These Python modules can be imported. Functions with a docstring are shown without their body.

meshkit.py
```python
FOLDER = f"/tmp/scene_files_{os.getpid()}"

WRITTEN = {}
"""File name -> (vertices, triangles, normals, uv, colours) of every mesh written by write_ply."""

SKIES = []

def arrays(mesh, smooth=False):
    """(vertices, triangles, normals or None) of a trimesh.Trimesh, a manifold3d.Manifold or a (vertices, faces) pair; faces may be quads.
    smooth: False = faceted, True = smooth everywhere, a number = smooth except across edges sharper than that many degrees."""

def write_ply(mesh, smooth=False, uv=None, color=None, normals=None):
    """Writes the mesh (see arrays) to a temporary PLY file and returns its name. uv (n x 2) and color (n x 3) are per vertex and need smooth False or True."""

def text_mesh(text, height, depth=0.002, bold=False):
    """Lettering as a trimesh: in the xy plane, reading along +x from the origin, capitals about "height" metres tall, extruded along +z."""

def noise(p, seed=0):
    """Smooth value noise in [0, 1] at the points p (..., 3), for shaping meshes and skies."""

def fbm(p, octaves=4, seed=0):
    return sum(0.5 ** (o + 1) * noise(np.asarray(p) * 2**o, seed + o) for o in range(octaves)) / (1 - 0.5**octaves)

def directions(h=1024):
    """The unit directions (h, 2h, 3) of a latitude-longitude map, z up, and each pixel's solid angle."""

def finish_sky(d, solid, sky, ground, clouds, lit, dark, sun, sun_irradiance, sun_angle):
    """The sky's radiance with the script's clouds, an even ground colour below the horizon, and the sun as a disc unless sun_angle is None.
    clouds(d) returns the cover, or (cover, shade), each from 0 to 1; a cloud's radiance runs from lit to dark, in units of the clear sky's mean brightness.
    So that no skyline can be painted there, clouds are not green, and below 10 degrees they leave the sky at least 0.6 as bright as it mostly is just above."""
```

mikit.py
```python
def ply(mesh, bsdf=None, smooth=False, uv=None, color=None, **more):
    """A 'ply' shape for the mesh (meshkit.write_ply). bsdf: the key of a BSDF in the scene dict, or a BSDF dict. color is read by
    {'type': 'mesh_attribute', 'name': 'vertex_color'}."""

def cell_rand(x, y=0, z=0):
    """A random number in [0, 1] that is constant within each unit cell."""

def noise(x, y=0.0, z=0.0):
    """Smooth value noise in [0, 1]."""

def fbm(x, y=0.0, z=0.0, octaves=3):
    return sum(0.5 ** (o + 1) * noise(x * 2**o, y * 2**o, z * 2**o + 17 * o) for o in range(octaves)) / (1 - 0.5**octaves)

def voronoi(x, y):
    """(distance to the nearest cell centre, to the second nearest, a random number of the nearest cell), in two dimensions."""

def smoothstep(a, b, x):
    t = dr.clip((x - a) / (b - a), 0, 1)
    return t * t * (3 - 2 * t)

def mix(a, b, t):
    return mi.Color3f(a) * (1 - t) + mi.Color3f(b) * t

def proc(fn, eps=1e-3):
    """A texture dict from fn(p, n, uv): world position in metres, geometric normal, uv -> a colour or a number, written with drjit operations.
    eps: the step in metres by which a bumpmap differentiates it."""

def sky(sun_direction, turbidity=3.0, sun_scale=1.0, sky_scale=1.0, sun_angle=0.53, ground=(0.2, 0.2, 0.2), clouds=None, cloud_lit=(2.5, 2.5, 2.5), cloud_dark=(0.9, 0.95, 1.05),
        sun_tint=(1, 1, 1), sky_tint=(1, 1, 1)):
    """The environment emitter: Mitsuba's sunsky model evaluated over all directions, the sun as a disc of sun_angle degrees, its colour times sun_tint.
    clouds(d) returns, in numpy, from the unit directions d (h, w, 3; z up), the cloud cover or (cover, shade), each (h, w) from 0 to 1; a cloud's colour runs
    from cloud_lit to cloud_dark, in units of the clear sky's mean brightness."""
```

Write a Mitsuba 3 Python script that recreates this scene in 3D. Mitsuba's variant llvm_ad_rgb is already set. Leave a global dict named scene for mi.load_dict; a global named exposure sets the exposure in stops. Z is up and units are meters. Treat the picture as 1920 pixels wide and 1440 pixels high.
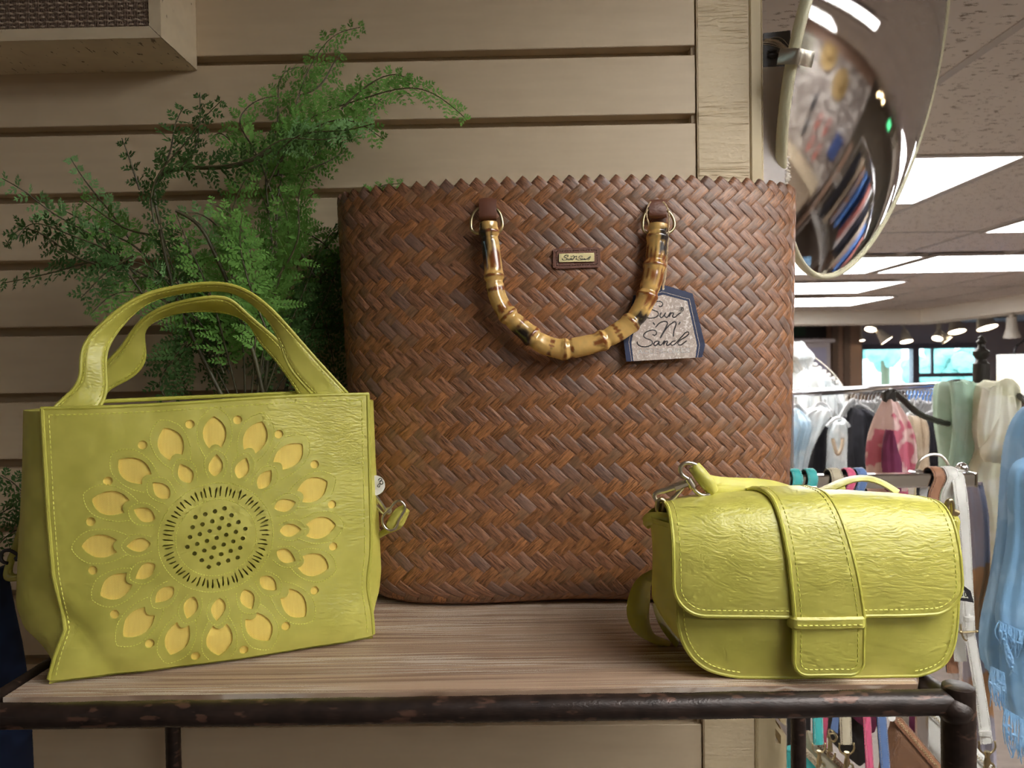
import math, random, numpy as np, trimesh, manifold3d as m3, mitsuba as mi, drjit as dr, mikit, meshkit
from mikit import noise, fbm, voronoi, cell_rand, smoothstep, mix
from scipy.interpolate import CubicSpline
from shapely.geometry import Polygon, Point, LineString
from shapely import affinity

scene, labels = {}, {}
T = mi.ScalarTransform4f
PI = math.pi
# ---------------------------------------------------------------- camera, light, exposure
F_PX, ROLL, PITCH_ = 1331.0, 0.015, math.atan(27 / 1331.0)   # focal length in pixels, roll, downward pitch
CZ, HS = 1.75, 0.225                           # camera height, camera height above the shelf top
ZS = CZ - HS
scene['camera'] = {'type': 'thinlens', 'fov': math.degrees(2 * math.atan(960 / F_PX)), 'fov_axis': 'x',
                   'to_world': T().look_at(origin=[0, 0, CZ], target=[0, math.cos(PITCH_), CZ - math.sin(PITCH_)],
                                           up=[math.sin(ROLL), math.cos(ROLL) * math.sin(PITCH_), math.cos(ROLL) * math.cos(PITCH_)]),
                   'aperture_radius': 0.0010, 'focus_distance': 0.57, 'near_clip': 0.02, 'far_clip': 60.0}
scene['daylight'] = {'type': 'constant', 'radiance': {'type': 'rgb', 'value': [4.0, 5.9, 6.3]}}   # bright sky outside the shop windows
exposure = 0.25
PANEL = 11.0                                     # radiance of the fluorescent ceiling panels
PANEL_RGB = [1.0, 0.99, 0.96]
YAW = 0.0155                                    # the room's axes against the camera's
CEIL = CZ + 0.61
# panels in room axes: x0, x1, y0, y1
PANELS = [(0.32, 1.50, 2.12, 2.74), (2.16, 3.40, 2.70, 3.38), (1.10, 2.30, 4.08, 4.80), (2.36, 3.62, 4.08, 4.80), (1.5, 2.86, 5.30, 6.10),
          (1.9, 3.40, 6.50, 7.40), (1.64, 1.95, -0.24, 0.98), (0.32, 1.50, -0.30, 0.30), (0.92, 2.12, -1.52, -0.92), (2.9, 4.1, -0.30, 0.31)]
CS, SN = math.cos(YAW), math.sin(YAW)


def room(x, y, z):
    return np.array([x * CS + y * SN, -x * SN + y * CS, z], float)


def lvl(u, v):
    du, dv = (np.asarray(u, float) - 960) / F_PX, (np.asarray(v, float) - 720) / F_PX
    c, s = math.cos(ROLL), math.sin(ROLL)
    lx, ly = c * du - s * dv, s * du + c * dv
    y = math.cos(PITCH_) - ly * math.sin(PITCH_)
    return lx / y, (math.sin(PITCH_) + ly * math.cos(PITCH_)) / y


def P(u, v, D):
    """Point seen at pixel (u, v) at depth D."""
    a, b = lvl(u, v)
    D = np.asarray(D, float) + 0 * a
    return np.stack([a * D, D, CZ - b * D], -1)


def PZ(u, v, z):
    """Point seen at pixel (u, v) on the level plane z."""
    a, b = lvl(u, v)
    return P(u, v, (CZ - z) / b)


# ---------------------------------------------------------------- scene helpers
count = {}


def nm(base):
    n = count.get(base, 0)
    count[base] = n + 1
    return base if n == 0 else f'{base}_{n:03d}'


def lab(key, label=None, cat=None, group=None, kind=None):
    d = {k: v for k, v in (('label', label), ('category', cat), ('group', group), ('kind', kind)) if v}
    labels[key] = {**labels.get(key, {}), **d}
    return key


def add(key, mesh, bsdf, smooth=False, label=None, cat=None, group=None, kind=None, **kw):
    key = nm(key)
    scene[key] = mikit.ply(mesh, bsdf, smooth=smooth, **kw)
    if label or cat or group or kind:
        lab(key, label, cat, group, kind)
    return key


def cat_(ms):
    return trimesh.util.concatenate([m for m in ms if m is not None])


def tm(v, f):
    f = np.asarray(f, int)
    if f.shape[1] == 4:
        f = np.vstack([f[:, [0, 1, 2]], f[:, [0, 2, 3]]])
    return trimesh.Trimesh(np.asarray(v, float), f, process=False)


def man2tm(m):
    k = m.to_mesh()
    return trimesh.Trimesh(k.vert_properties[:, :3], k.tri_verts, process=False)


def box(x0, x1, y0, y1, z0, z1, b=0.0):
    if b <= 0:
        m = trimesh.creation.box((x1 - x0, y1 - y0, z1 - z0))
        m.apply_translation(((x0 + x1) / 2, (y0 + y1) / 2, (z0 + z1) / 2))
        return m
    pts = []
    for sx in (0, 1):
        for sy in (0, 1):
            for sz in (0, 1):
                c = np.array([x1 if sx else x0, y1 if sy else y0, z1 if sz else z0])
                s = np.array([-1 if sx else 1, -1 if sy else 1, -1 if sz else 1]) * b
                for k in range(3):
                    q = c + s
                    q[k] = c[k]
                    pts.append(q)
    return man2tm(m3.Manifold.hull_points(np.array(pts)))


def rmap(m):
    """Room axes -> world."""
    m = m.copy()
    v = m.vertices
    m.vertices = np.stack([v[:, 0] * CS + v[:, 1] * SN, -v[:, 0] * SN + v[:, 1] * CS, v[:, 2]], 1)
    return m


def spline(pts, n, closed=False):
    p = np.asarray(pts, float)
    if closed:
        p = np.vstack([p, p[:1]])
    t = np.concatenate([[0], np.cumsum(np.linalg.norm(np.diff(p, axis=0), axis=1) ** 0.7 + 1e-9)])
    if len(p) == 2:
        return p[0] + (p[1] - p[0]) * np.linspace(0, 1, n)[:, None]
    cs = CubicSpline(t, p, bc_type='periodic' if closed else 'natural')
    return cs(np.linspace(0, t[-1], n, endpoint=not closed))


def frames(p, closed=False):
    t = np.roll(p, -1, 0) - np.roll(p, 1, 0) if closed else np.gradient(p, axis=0)
    t /= np.linalg.norm(t, axis=1, keepdims=True) + 1e-12
    a = np.zeros_like(t)
    x = np.array([0, 0, 1.0]) if abs(t[0, 2]) < 0.9 else np.array([1.0, 0, 0])
    for i in range(len(p)):
        x = x - t[i] * (x @ t[i])
        x /= np.linalg.norm(x) + 1e-12
        a[i] = x
    return t, a, np.cross(t, a)


def tube(pts, r, sides=10, n=None, closed=False, caps=True, flat=1.0):
    p = spline(pts, n, closed) if n else np.asarray(pts, float)
    r = np.broadcast_to(np.asarray(r, float), (len(p),)) if np.ndim(r) == 0 or len(r) == len(p) else np.interp(np.linspace(0, 1, len(p)), np.linspace(0, 1, len(r)), r)
    t, a, b = frames(p, closed)
    ang = np.arange(sides) * 2 * PI / sides
    v = p[:, None] + r[:, None, None] * (np.cos(ang)[None, :, None] * a[:, None] + flat * np.sin(ang)[None, :, None] * b[:, None])
    return skin(v, closed, caps)


def skin(v, closed=False, caps=True):
    """Rings (n, k, 3), each ring closed -> mesh."""
    n, k = v.shape[:2]
    i, j = np.meshgrid(np.arange(n if closed else n - 1), np.arange(k), indexing='ij')
    i2, j2 = (i + 1) % n, (j + 1) % k
    f = np.stack([i * k + j, i2 * k + j, i2 * k + j2, i * k + j2], -1).reshape(-1, 4)
    vv = v.reshape(-1, 3)
    f = np.vstack([f[:, [0, 2, 1]], f[:, [0, 3, 2]]])
    if caps and not closed:
        m0, m1 = len(vv), len(vv) + 1
        vv = np.vstack([vv, v[0].mean(0), v[-1].mean(0)])
        j = np.arange(k)
        f = np.vstack([f, np.stack([j * 0 + m0, j, (j + 1) % k], 1)[:, [0, 1, 2]], np.stack([j * 0 + m1, (n - 1) * k + (j + 1) % k, (n - 1) * k + j], 1)])
    return tm(vv, f)


def grid(v):
    """Open sheet (n, k, 3) -> mesh."""
    n, k = v.shape[:2]
    i, j = np.meshgrid(np.arange(n - 1), np.arange(k - 1), indexing='ij')
    return tm(v.reshape(-1, 3), np.stack([i * k + j, (i + 1) * k + j, (i + 1) * k + j + 1, i * k + j + 1], -1).reshape(-1, 4))


def ribbon(A, B, th=0.002, n=60, across=5, crown=0.0, wob=0.0, seed=0, raw=False):
    """A flat strap between two edge lines, with thickness, rounded edges."""
    A, B = (np.asarray(A, float), np.asarray(B, float)) if raw else (spline(A, n), spline(B, n))
    n = len(A)
    w = B - A
    t = np.gradient((A + B) / 2, axis=0)
    nn = np.cross(t, w)
    nn /= np.linalg.norm(nn, axis=1, keepdims=True) + 1e-12
    s = np.linspace(0, 1, across)
    top, bot = [], []
    for x in s:
        e = math.sqrt(max(0.0, 1 - (2 * x - 1) ** 6))
        c = crown * (1 - (2 * x - 1) ** 2)
        p = A + w * x
        d = 0
        if wob:
            d = wob * (meshkit.noise(p * 60, seed)[:, None] - 0.5) * e
        top.append(p + nn * (th / 2 * e + c + d))
        bot.append(p + nn * (-th / 2 * e + c + d))
    ring = np.stack(top + bot[::-1][1:-1], 1)
    return skin(ring)


def sheet(poly, th, fn, edge=0.003):
    """A flat outline (shapely polygon, holes allowed) made th thick, cut finely and bent by fn(x, y, d)."""
    polys = [poly] if poly.geom_type == 'Polygon' else list(poly.geoms)
    rings = []
    for q in polys:
        rings.append(np.array(q.exterior.coords)[:-1])
        rings += [np.array(h.coords)[:-1] for h in q.interiors]
    m = m3.CrossSection([r.tolist() for r in rings], m3.FillRule.EvenOdd).extrude(th)
    if edge:
        m = m.refine_to_length(edge)
    q = man2tm(m)
    v = q.vertices
    q.vertices = np.asarray(fn(v[:, 0], v[:, 1], v[:, 2]))
    return q


def lathe(profile, n=24, axis=None, origin=(0, 0, 0)):
    pr = np.asarray(profile, float)
    ang = np.arange(n) * 2 * PI / n
    v = np.stack([pr[:, None, 0] * np.cos(ang), pr[:, None, 0] * np.sin(ang), pr[:, None, 1] + 0 * ang], -1)
    m = skin(v)
    if axis is not None:
        m.apply_transform(trimesh.geometry.align_vectors([0, 0, 1], np.asarray(axis, float)))
    m.apply_translation(origin)
    return m


def stitches(p, nrm, pitch=0.0032, ln=0.0024, r=0.0004, lift=0.0):
    """Separate thread stitches lying along the 3-D line p with surface normals nrm."""
    p = np.asarray(p, float)
    s = np.concatenate([[0], np.cumsum(np.linalg.norm(np.diff(p, axis=0), axis=1))])
    k = max(1, int(s[-1] / pitch))
    c = (np.arange(k) + 0.5) / k * s[-1]
    at = lambda x: np.stack([np.interp(x, s, p[:, i]) for i in range(3)], -1)
    nr = np.stack([np.interp(c, s, np.broadcast_to(nrm, p.shape)[:, i]) for i in range(3)], -1)
    nr /= np.linalg.norm(nr, axis=1, keepdims=True)
    a, b = at(c - ln / 2), at(c + ln / 2)
    mid = (a + b) / 2 + nr * lift
    t = (b - a) / (np.linalg.norm(b - a, axis=1, keepdims=True) + 1e-12)
    side = np.cross(nr, t)
    L = ln / 2
    V = np.stack([mid - t * L, mid + t * L, mid + side * r - t * L * .55, mid - side * r - t * L * .55, mid + nr * r - t * L * .55,
                  mid + side * r + t * L * .55, mid - side * r + t * L * .55, mid + nr * r + t * L * .55], 1)
    f = np.array([[0, 2, 4], [0, 4, 3], [2, 5, 7], [2, 7, 4], [4, 7, 6], [4, 6, 3], [1, 7, 5], [1, 6, 7]])[:, ::-1]
    return tm(V.reshape(-1, 3), (f[None] + (np.arange(k) * 8)[:, None, None]).reshape(-1, 3))


def ball(c, r, sub=2, scale=(1, 1, 1)):
    m = trimesh.creation.icosphere(subdivisions=sub, radius=1.0)
    m.vertices = m.vertices * np.asarray(scale) * r + np.asarray(c)
    return m


# ---------------------------------------------------------------- materials
def rgb(*c):
    return {'type': 'rgb', 'value': list(c)}


def srgb(r, g, b):
    c = np.array([r, g, b]) / 255.0
    return np.where(c <= 0.04045, c / 12.92, ((c + 0.055) / 1.055) ** 2.4).tolist()


def pbr(name, col, rough=0.5, metal=0.0, bump=None, scale=0.001, eps=5e-4, two=True, **kw):
    c = mikit.proc(col) if callable(col) else (col if isinstance(col, dict) else rgb(*col))
    b = {'type': 'principled', 'base_color': c, 'roughness': rough, 'metallic': metal, **kw}
    if bump is not None:
        b = {'type': 'bumpmap', 'arbitrary': mikit.proc(bump, eps), 'scale': scale, 'bsdf': b}
    scene[name] = {'type': 'twosided', 'bsdf': b} if two else b
    return name


def crease(p, n, uv):
    q = p * 1.0
    w = fbm(p.x * 90, p.y * 90, p.z * 90, 2)
    a = dr.abs(2 * noise(p.x * 130 + 3 * w, p.y * 130, p.z * 420 + 4 * w) - 1)
    b = dr.abs(2 * noise(p.x * 420 + 9, p.y * 420, p.z * 160 + 5 * w) - 1)
    g = fbm(p.x * 1100, p.y * 1100, p.z * 1100, 2)
    m = noise(p.x * 22, p.y * 22, p.z * 22)
    h = dr.abs(2 * noise(p.x * 300 + 5 * w, p.y * 300, p.z * 700 + 3 * w) - 1)
    m = 0.45 + 0.75 * m
    return (0.5 * dr.sqrt(a) * m + 0.4 * dr.sqrt(b) * (1.3 - m) + 0.35 * dr.sqrt(h) + 0.4 * g + 0.8 * w * m)


def lime(p, n, uv):
    v = fbm(p.x * 40, p.y * 40, p.z * 40, 3)
    return mix((0.41, 0.385, 0.070), (0.51, 0.475, 0.098), smoothstep(0.25, 0.75, v))


pbr('m_lime', lime, 0.35, bump=crease, scale=0.0006, specular=0.5)
pbr('m_lime_edge', (0.42, 0.40, 0.065), 0.42)
pbr('m_lime_thread', (0.62, 0.62, 0.12), 0.6)


def canvas(p, n, uv):
    return 0.5 + 0.25 * dr.sin(uv.x * 2 * PI / 0.0011) + 0.25 * dr.sin(uv.y * 2 * PI / 0.0009)


def canvas_col(p, n, uv):
    a = 0.5 + 0.5 * dr.sin(uv.x * 2 * PI / 0.0011) * dr.sin(uv.y * 2 * PI / 0.0018)
    return mix((0.70, 0.50, 0.085), (0.90, 0.71, 0.19), 0.7 * a + 0.3 * noise(uv.x * 1200, uv.y * 90))


pbr('m_canvas', canvas_col, 0.8)


def strand_col(p, n, uv):
    sid = dr.floor(uv.y)
    ac = uv.y - sid
    piece = cell_rand(dr.floor(uv.x), sid, 3)
    g1 = fbm(uv.x * 2.2 + sid * 7.3, ac * 22, sid, 3)
    g2 = noise(uv.x * 5 + sid * 3.1, ac * 46, sid + 4)
    g = 0.55 * g1 + 0.45 * g2
    c = mix((0.060, 0.022, 0.010), (0.315, 0.142, 0.062), smoothstep(0.22, 0.72, g))
    c = mix(c, mix((0.06, 0.036, 0.024), (0.27, 0.16, 0.10), g), smoothstep(0.55, 1.0, piece) * 0.75)
    tint = dr.select(sid > 150, mi.Color3f(0.88, 0.90, 1.08), mi.Color3f(0.94, 0.88, 0.78))
    return c * tint * (0.80 + 0.4 * cell_rand(dr.floor(uv.x), sid, 9))


def strand_bump(p, n, uv):
    sid = dr.floor(uv.y)
    ac = uv.y - sid
    return fbm(uv.x * 3.0 + sid * 7.3, ac * 34, sid, 3)


pbr('m_strand', strand_col, 0.38, bump=strand_bump, scale=0.00022, eps=2e-4, specular=0.5)
pbr('m_lining', (0.42, 0.36, 0.28), 0.9)


def bleather(p, n, uv):
    return fbm(p.x * 900, p.y * 900, p.z * 900, 3)


pbr('m_brown_leather', (0.115, 0.042, 0.024), 0.45, bump=bleather, scale=0.0005, eps=2e-4)
pbr('m_dark_thread', (0.05, 0.022, 0.012), 0.6)
pbr('m_antique_brass', (0.50, 0.42, 0.25), 0.32, 1.0)
pbr('m_plate', (0.86, 0.76, 0.42), 0.42, 0.55)
pbr('m_ink', (0.012, 0.012, 0.016), 0.5)
pbr('m_nickel', (0.62, 0.58, 0.50), 0.25, 1.0)
pbr('m_dark_metal', (0.06, 0.06, 0.065), 0.4, 0.8)
pbr('m_chrome', (0.86, 0.87, 0.90), 0.08, 1.0)
pbr('m_bamboo', {'type': 'mesh_attribute', 'name': 'vertex_color'}, 0.13, clearcoat=0.8, clearcoat_gloss=0.97, specular=0.6)


def slat_col(p, n, uv):
    v = fbm(p.x * 14, p.y * 14, p.z * 120, 3)
    return mix((0.485, 0.380, 0.255), (0.53, 0.422, 0.288), v)


def slat_bump(p, n, uv):
    return fbm(p.x * 30, p.y * 30, p.z * 700, 3)


pbr('m_slat', slat_col, 0.5, bump=slat_bump, scale=0.00018, eps=3e-4)


def rough_wood(p, n, uv):
    a = fbm(p.x * 55, 3.0, p.z * 420, 4)
    b = dr.abs(2 * noise(p.x * 35, 7.0, p.z * 330 + 2.0 * noise(p.x * 60, 1.0, p.z * 40)) - 1)
    return 0.7 * a - 0.6 * dr.exp(-b * 9)


pbr('m_rough_board', (0.53, 0.425, 0.275), 0.55)
pbr('m_trim', (0.52, 0.42, 0.25), 0.5, bump=slat_bump, scale=0.0002, eps=3e-4)
pbr('m_grey_board', (0.60, 0.55, 0.53), 0.8)
pbr('m_torn', (0.75, 0.70, 0.62), 0.9)


def wood_col(p, n, uv):
    w = fbm(p.x * 3.0, p.y * 26, p.z * 26, 2)
    g = fbm(p.x * 7 + 2 * w, p.y * 430 + 9 * w, 0.0, 4)
    g2 = fbm(p.x * 16 + 5, p.y * 900 + 14 * w, 3.0, 3)
    base = mix((0.19, 0.115, 0.072), (0.36, 0.25, 0.175), smoothstep(0.25, 0.70, g))
    wash = smoothstep(0.44, 0.66, g2) * smoothstep(0.25, 0.62, fbm(p.x * 5 + 9, p.y * 60, 5.0, 2))
    return mix(base, (0.54, 0.47, 0.40), 0.8 * wash)


def wood_bump(p, n, uv):
    return fbm(p.x * 7, p.y * 520, 0.0, 4)


pbr('m_shelf', wood_col, 0.55, bump=wood_bump, scale=0.0006, eps=3e-4)


def pipe_col(p, n, uv):
    g = fbm(p.x * 120, p.y * 120, p.z * 120, 3)
    s = smoothstep(0.62, 0.74, fbm(p.x * 80 + 4, p.y * 160, p.z * 160, 3))
    return mix(mix((0.010, 0.0075, 0.007), (0.038, 0.023, 0.018), g), (0.15, 0.075, 0.05), s * 0.5)


pbr('m_pipe', pipe_col, 0.36, 0.35, bump=bleather, scale=0.0002, eps=2e-4)
pbr('m_black_gap', (0.006, 0.006, 0.006), 0.7)


def tile_col(p, n, uv):
    w = noise(p.x * 12, p.y * 12) * 2
    a = fbm(p.x * 60 + w, p.y * 230, 2.0, 2)
    fl = smoothstep(0.66, 0.74, a) * smoothstep(0.30, 0.6, noise(p.x * 90, p.y * 90, 4.0))
    return mix((0.56, 0.51, 0.475), (0.22, 0.18, 0.15), fl)


pbr('m_tile', tile_col, 0.9)
pbr('m_tbar', (0.40, 0.36, 0.33), 0.5)
pbr('m_soffit', (0.90, 0.85, 0.76), 0.8)
# ================================================================ the room
YW = P(650, 360, 0.825)                         # a point on the slat wall's face
W0 = float(YW[0] * SN + YW[1] * CS)             # the wall's y in room axes


def on_wall(u, v, off=0.0):
    """Room-axes (x, z) of the point seen at (u, v) on the plane y_room = W0 + off."""
    a, b = lvl(u, v)
    D = (W0 + off) / (a * SN + CS)
    return a * D * CS - D * SN, CZ - b * D


FL, XL, XR, YB, YF = 0.0, -2.6, 8.6, -3.4, 11.2
add('floor', rmap(box(XL, XR, YB, YF + .3, -0.1, FL)), pbr('m_floor', lambda p, n, uv: mix((0.10, 0.076, 0.062), (0.165, 0.128, 0.105), fbm(p.x * 9, p.y * 40, 0, 3)), 0.55), kind='structure')
# slat wall: boards with grooves between
gx1, _ = on_wall(1304.5, 220)
_, g0 = on_wall(1300, 84.9)
_, g8 = on_wall(1300, 1341)
PITCH = (g0 - g8) / 10.0
SLOT = 0.0108
core = cat_([rmap(box(XL, gx1 - .004, W0 + .018, W0 + .10, 0, CEIL)), rmap(box(gx1 - .004, on_wall(1428, 300)[0], W0 + .0045, W0 + .10, 0, CEIL))])
add('wall_back', core, pbr('m_groove', (0.36, 0.27, 0.17), 0.6), kind='structure')
z_hi = g0 + 4 * PITCH
for k in range(-4, 15):
    zt = min(CEIL, g0 - (k - 1) * PITCH - SLOT)   # board between grooves k-1 and k
    zb = g0 - k * PITCH
    if zb > CEIL - .01:
        continue
    b = box(XL, gx1, W0, W0 + .0185, zb, zt, .0008)
    add('wall_back__slat', rmap(b), 'm_slat')
add('wall_back__slat', rmap(box(XL, gx1, W0, W0 + .0185, 0, g0 - 14 * PITCH - SLOT, .0008)), 'm_slat')
cx1, cx2 = on_wall(1406, 300)[0], on_wall(1429, 300)[0]

def rough_board(z0, z1, n):
    xs, zs = np.linspace(gx1 + .0012, cx1 - .0008, 90), np.linspace(z0, z1, n)
    X, Z = np.meshgrid(xs, zs)
    q = np.stack([X * 30, 0 * X, Z * 210], -1)
    h = meshkit.fbm(q, 3, 5) - .5
    band = np.clip((meshkit.noise(np.stack([X * 12, 0 * X, Z * 26], -1), 8) - .25) * 2.2, 0.25, 1.1)
    ridge = np.exp(-(np.abs(meshkit.noise(np.stack([X * 24, 0 * X + 3, Z * 300], -1), 9) - .5) / .05) ** 2)
    h = (h * 1.7 + .55 * ridge) * band + .5 * (meshkit.fbm(np.stack([X * 260, 0 * X, Z * 330], -1), 2, 12) - .5)
    ed = np.clip(np.minimum(X - xs[0], xs[-1] - X) / .0012, 0, 1)
    Y = W0 - .003 - .0013 * h * ed + .004 * (1 - ed)
    return grid(np.stack([X, Y, Z], -1))


rb = [rough_board(CZ - .10 + .20, CEIL, 900), rough_board(ZS - .30, ZS - .02, 420), box(gx1 + .0012, cx1 - .0008, W0 - .002, W0 + .012, 0, CEIL)]
for m_ in rb[:2]:
    if m_.face_normals[500][1] > 0:
        m_.faces = m_.faces[:, ::-1]
add('wall_back__rough_board', rmap(cat_(rb)), 'm_rough_board', 40)
add('wall_back__edge_strip', rmap(box(cx1, cx2, W0 - .0035, W0 + .06, 0, CEIL, .0015)), 'm_trim')
# end of the wall, grey board with a torn edge, seen past the strip
add('wall_back__end_board', rmap(box(cx2 + .0005, cx2 + .0015, W0, W0 + .09, 0, CEIL)), 'm_trim')
tx1, tx2 = on_wall(1428, 250, .055)[0], on_wall(1478, 250, .055)[0]
gb = Polygon([on_wall(1428, 126, .003), on_wall(1487, 124, .003), on_wall(1480, 200, .003), on_wall(1477, 330, .003), on_wall(1478, 460, .003), on_wall(1428, 460, .003)])
gbm = trimesh.creation.extrude_polygon(gb, .006, engine='earcut')
gv = gbm.vertices
gbm.vertices = np.stack([gv[:, 0], W0 + .003 + gv[:, 2], gv[:, 1]], 1)
add('wall_back__grey_board', rmap(gbm), 'm_grey_board')
rng = np.random.default_rng(5)
torn = []
for k in range(60):
    v = rng.choice([rng.uniform(180, 345), rng.normal(265, 6), rng.normal(315, 6), rng.normal(335, 5)])
    x, z = on_wall(1477 + rng.uniform(-3, 4), v, .0025)
    s = rng.uniform(.0006, .0022)
    torn.append(ball((x, W0 + .0025, z), s, 0, (1.2, .5, .8)))
add('wall_back__torn_edge', rmap(cat_(torn)), 'm_torn', kind='stuff')
# slotted standard on the wall's end low down
sx1, sz1 = on_wall(1441, 1330, 0)
st = Polygon([on_wall(1418, 1300), on_wall(1470, 1300), on_wall(1470, 1358), on_wall(1452, 1345), on_wall(1455, 1352), on_wall(1470, 1376), on_wall(1471, 1460), on_wall(1418, 1460)])
st = st.difference(Polygon([on_wall(1449, 1340), on_wall(1459, 1342), on_wall(1460, 1366), on_wall(1450, 1350)])).difference(Polygon([on_wall(1450, 1362), on_wall(1460, 1376), on_wall(1460, 1391), on_wall(1450, 1392)])).buffer(0)
for q in ([st] if st.geom_type == 'Polygon' else list(st.geoms)):
    sm = trimesh.creation.extrude_polygon(q, .02, engine='earcut')
    sv = sm.vertices
    sm.vertices = np.stack([sv[:, 0] + .001, W0 - .004 + sv[:, 2], sv[:, 1]], 1)
    add('wall_back__slotted_strip', rmap(sm), 'm_trim')
sw = on_wall(1272, 1346)
add('wall_back__screw', rmap(lathe([(0, .002), (.0022, .0017), (.0036, .0003), (.0037, 0), (0, 0)], 14, axis=(0, -1, 0), origin=(sw[0], W0 + .0085, sw[1]))), 'm_antique_brass')

# ceiling: lay-in tiles on T-bars, panels cut out
add('ceiling', rmap(box(XL, XR, YB, YF, CEIL + .02, CEIL + .1)), 'm_tbar', kind='structure')
GX, GY = 1.52, 2.13


def in_panel(x, y):
    return any(a - .02 < x < b + .02 and c - .02 < y < d + .02 for a, b, c, d in PANELS)


for i in range(-7, 9):
    for j in range(-5, 5):
        x0, y0 = GX + .61 * i, GY + 1.22 * j
        if x0 > 6.8 or y0 > 7.6 or x0 < -2.7 or y0 < -3.4:
            continue
        half = [in_panel(x0 + .305, y0 + .305), in_panel(x0 + .305, y0 + .915)]
        spans = [(0, 1.22)] if not any(half) else [(.61 * q, .61 * q + .61) for q in (0, 1) if not half[q]]
        for a_, b_ in spans:
            add('ceiling__tile', rmap(box(x0 + .010, x0 + .600, y0 + a_ + .010, y0 + b_ - .010, CEIL + .0015, CEIL + .02)), 'm_tile')
bars = [rmap(box(GX + .61 * i - .011, GX + .61 * i + .011, YB, 8.0, CEIL - .001, CEIL + .019)) for i in range(-6, 9)]
for i, b in enumerate(bars):
    add('ceiling__tee_bar', b, 'm_tbar')
for j in range(-4, 5):
    add('ceiling__tee_bar', rmap(box(XL, XR, GY + 1.22 * j - .011, GY + 1.22 * j + .011, CEIL - .0005, CEIL + .019)), 'm_tbar')
where = ['ceiling light panel just past the convex mirror', 'ceiling light panel at the right edge of the picture', 'left one of two ceiling light panels end to end under the mirror',
         'right one of two ceiling light panels end to end', 'ceiling light panel in the second row behind the mirror', 'farthest ceiling light panel above the clothes racks', 'narrow panel running lengthwise, right of the mirror', 'panel above the shelf and the photographer', 'panel behind the photographer', 'panel over the aisle, behind the photographer']
scene['panel_glow'] = {'type': 'diffuse', 'reflectance': rgb(.8, .8, .8)}
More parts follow.
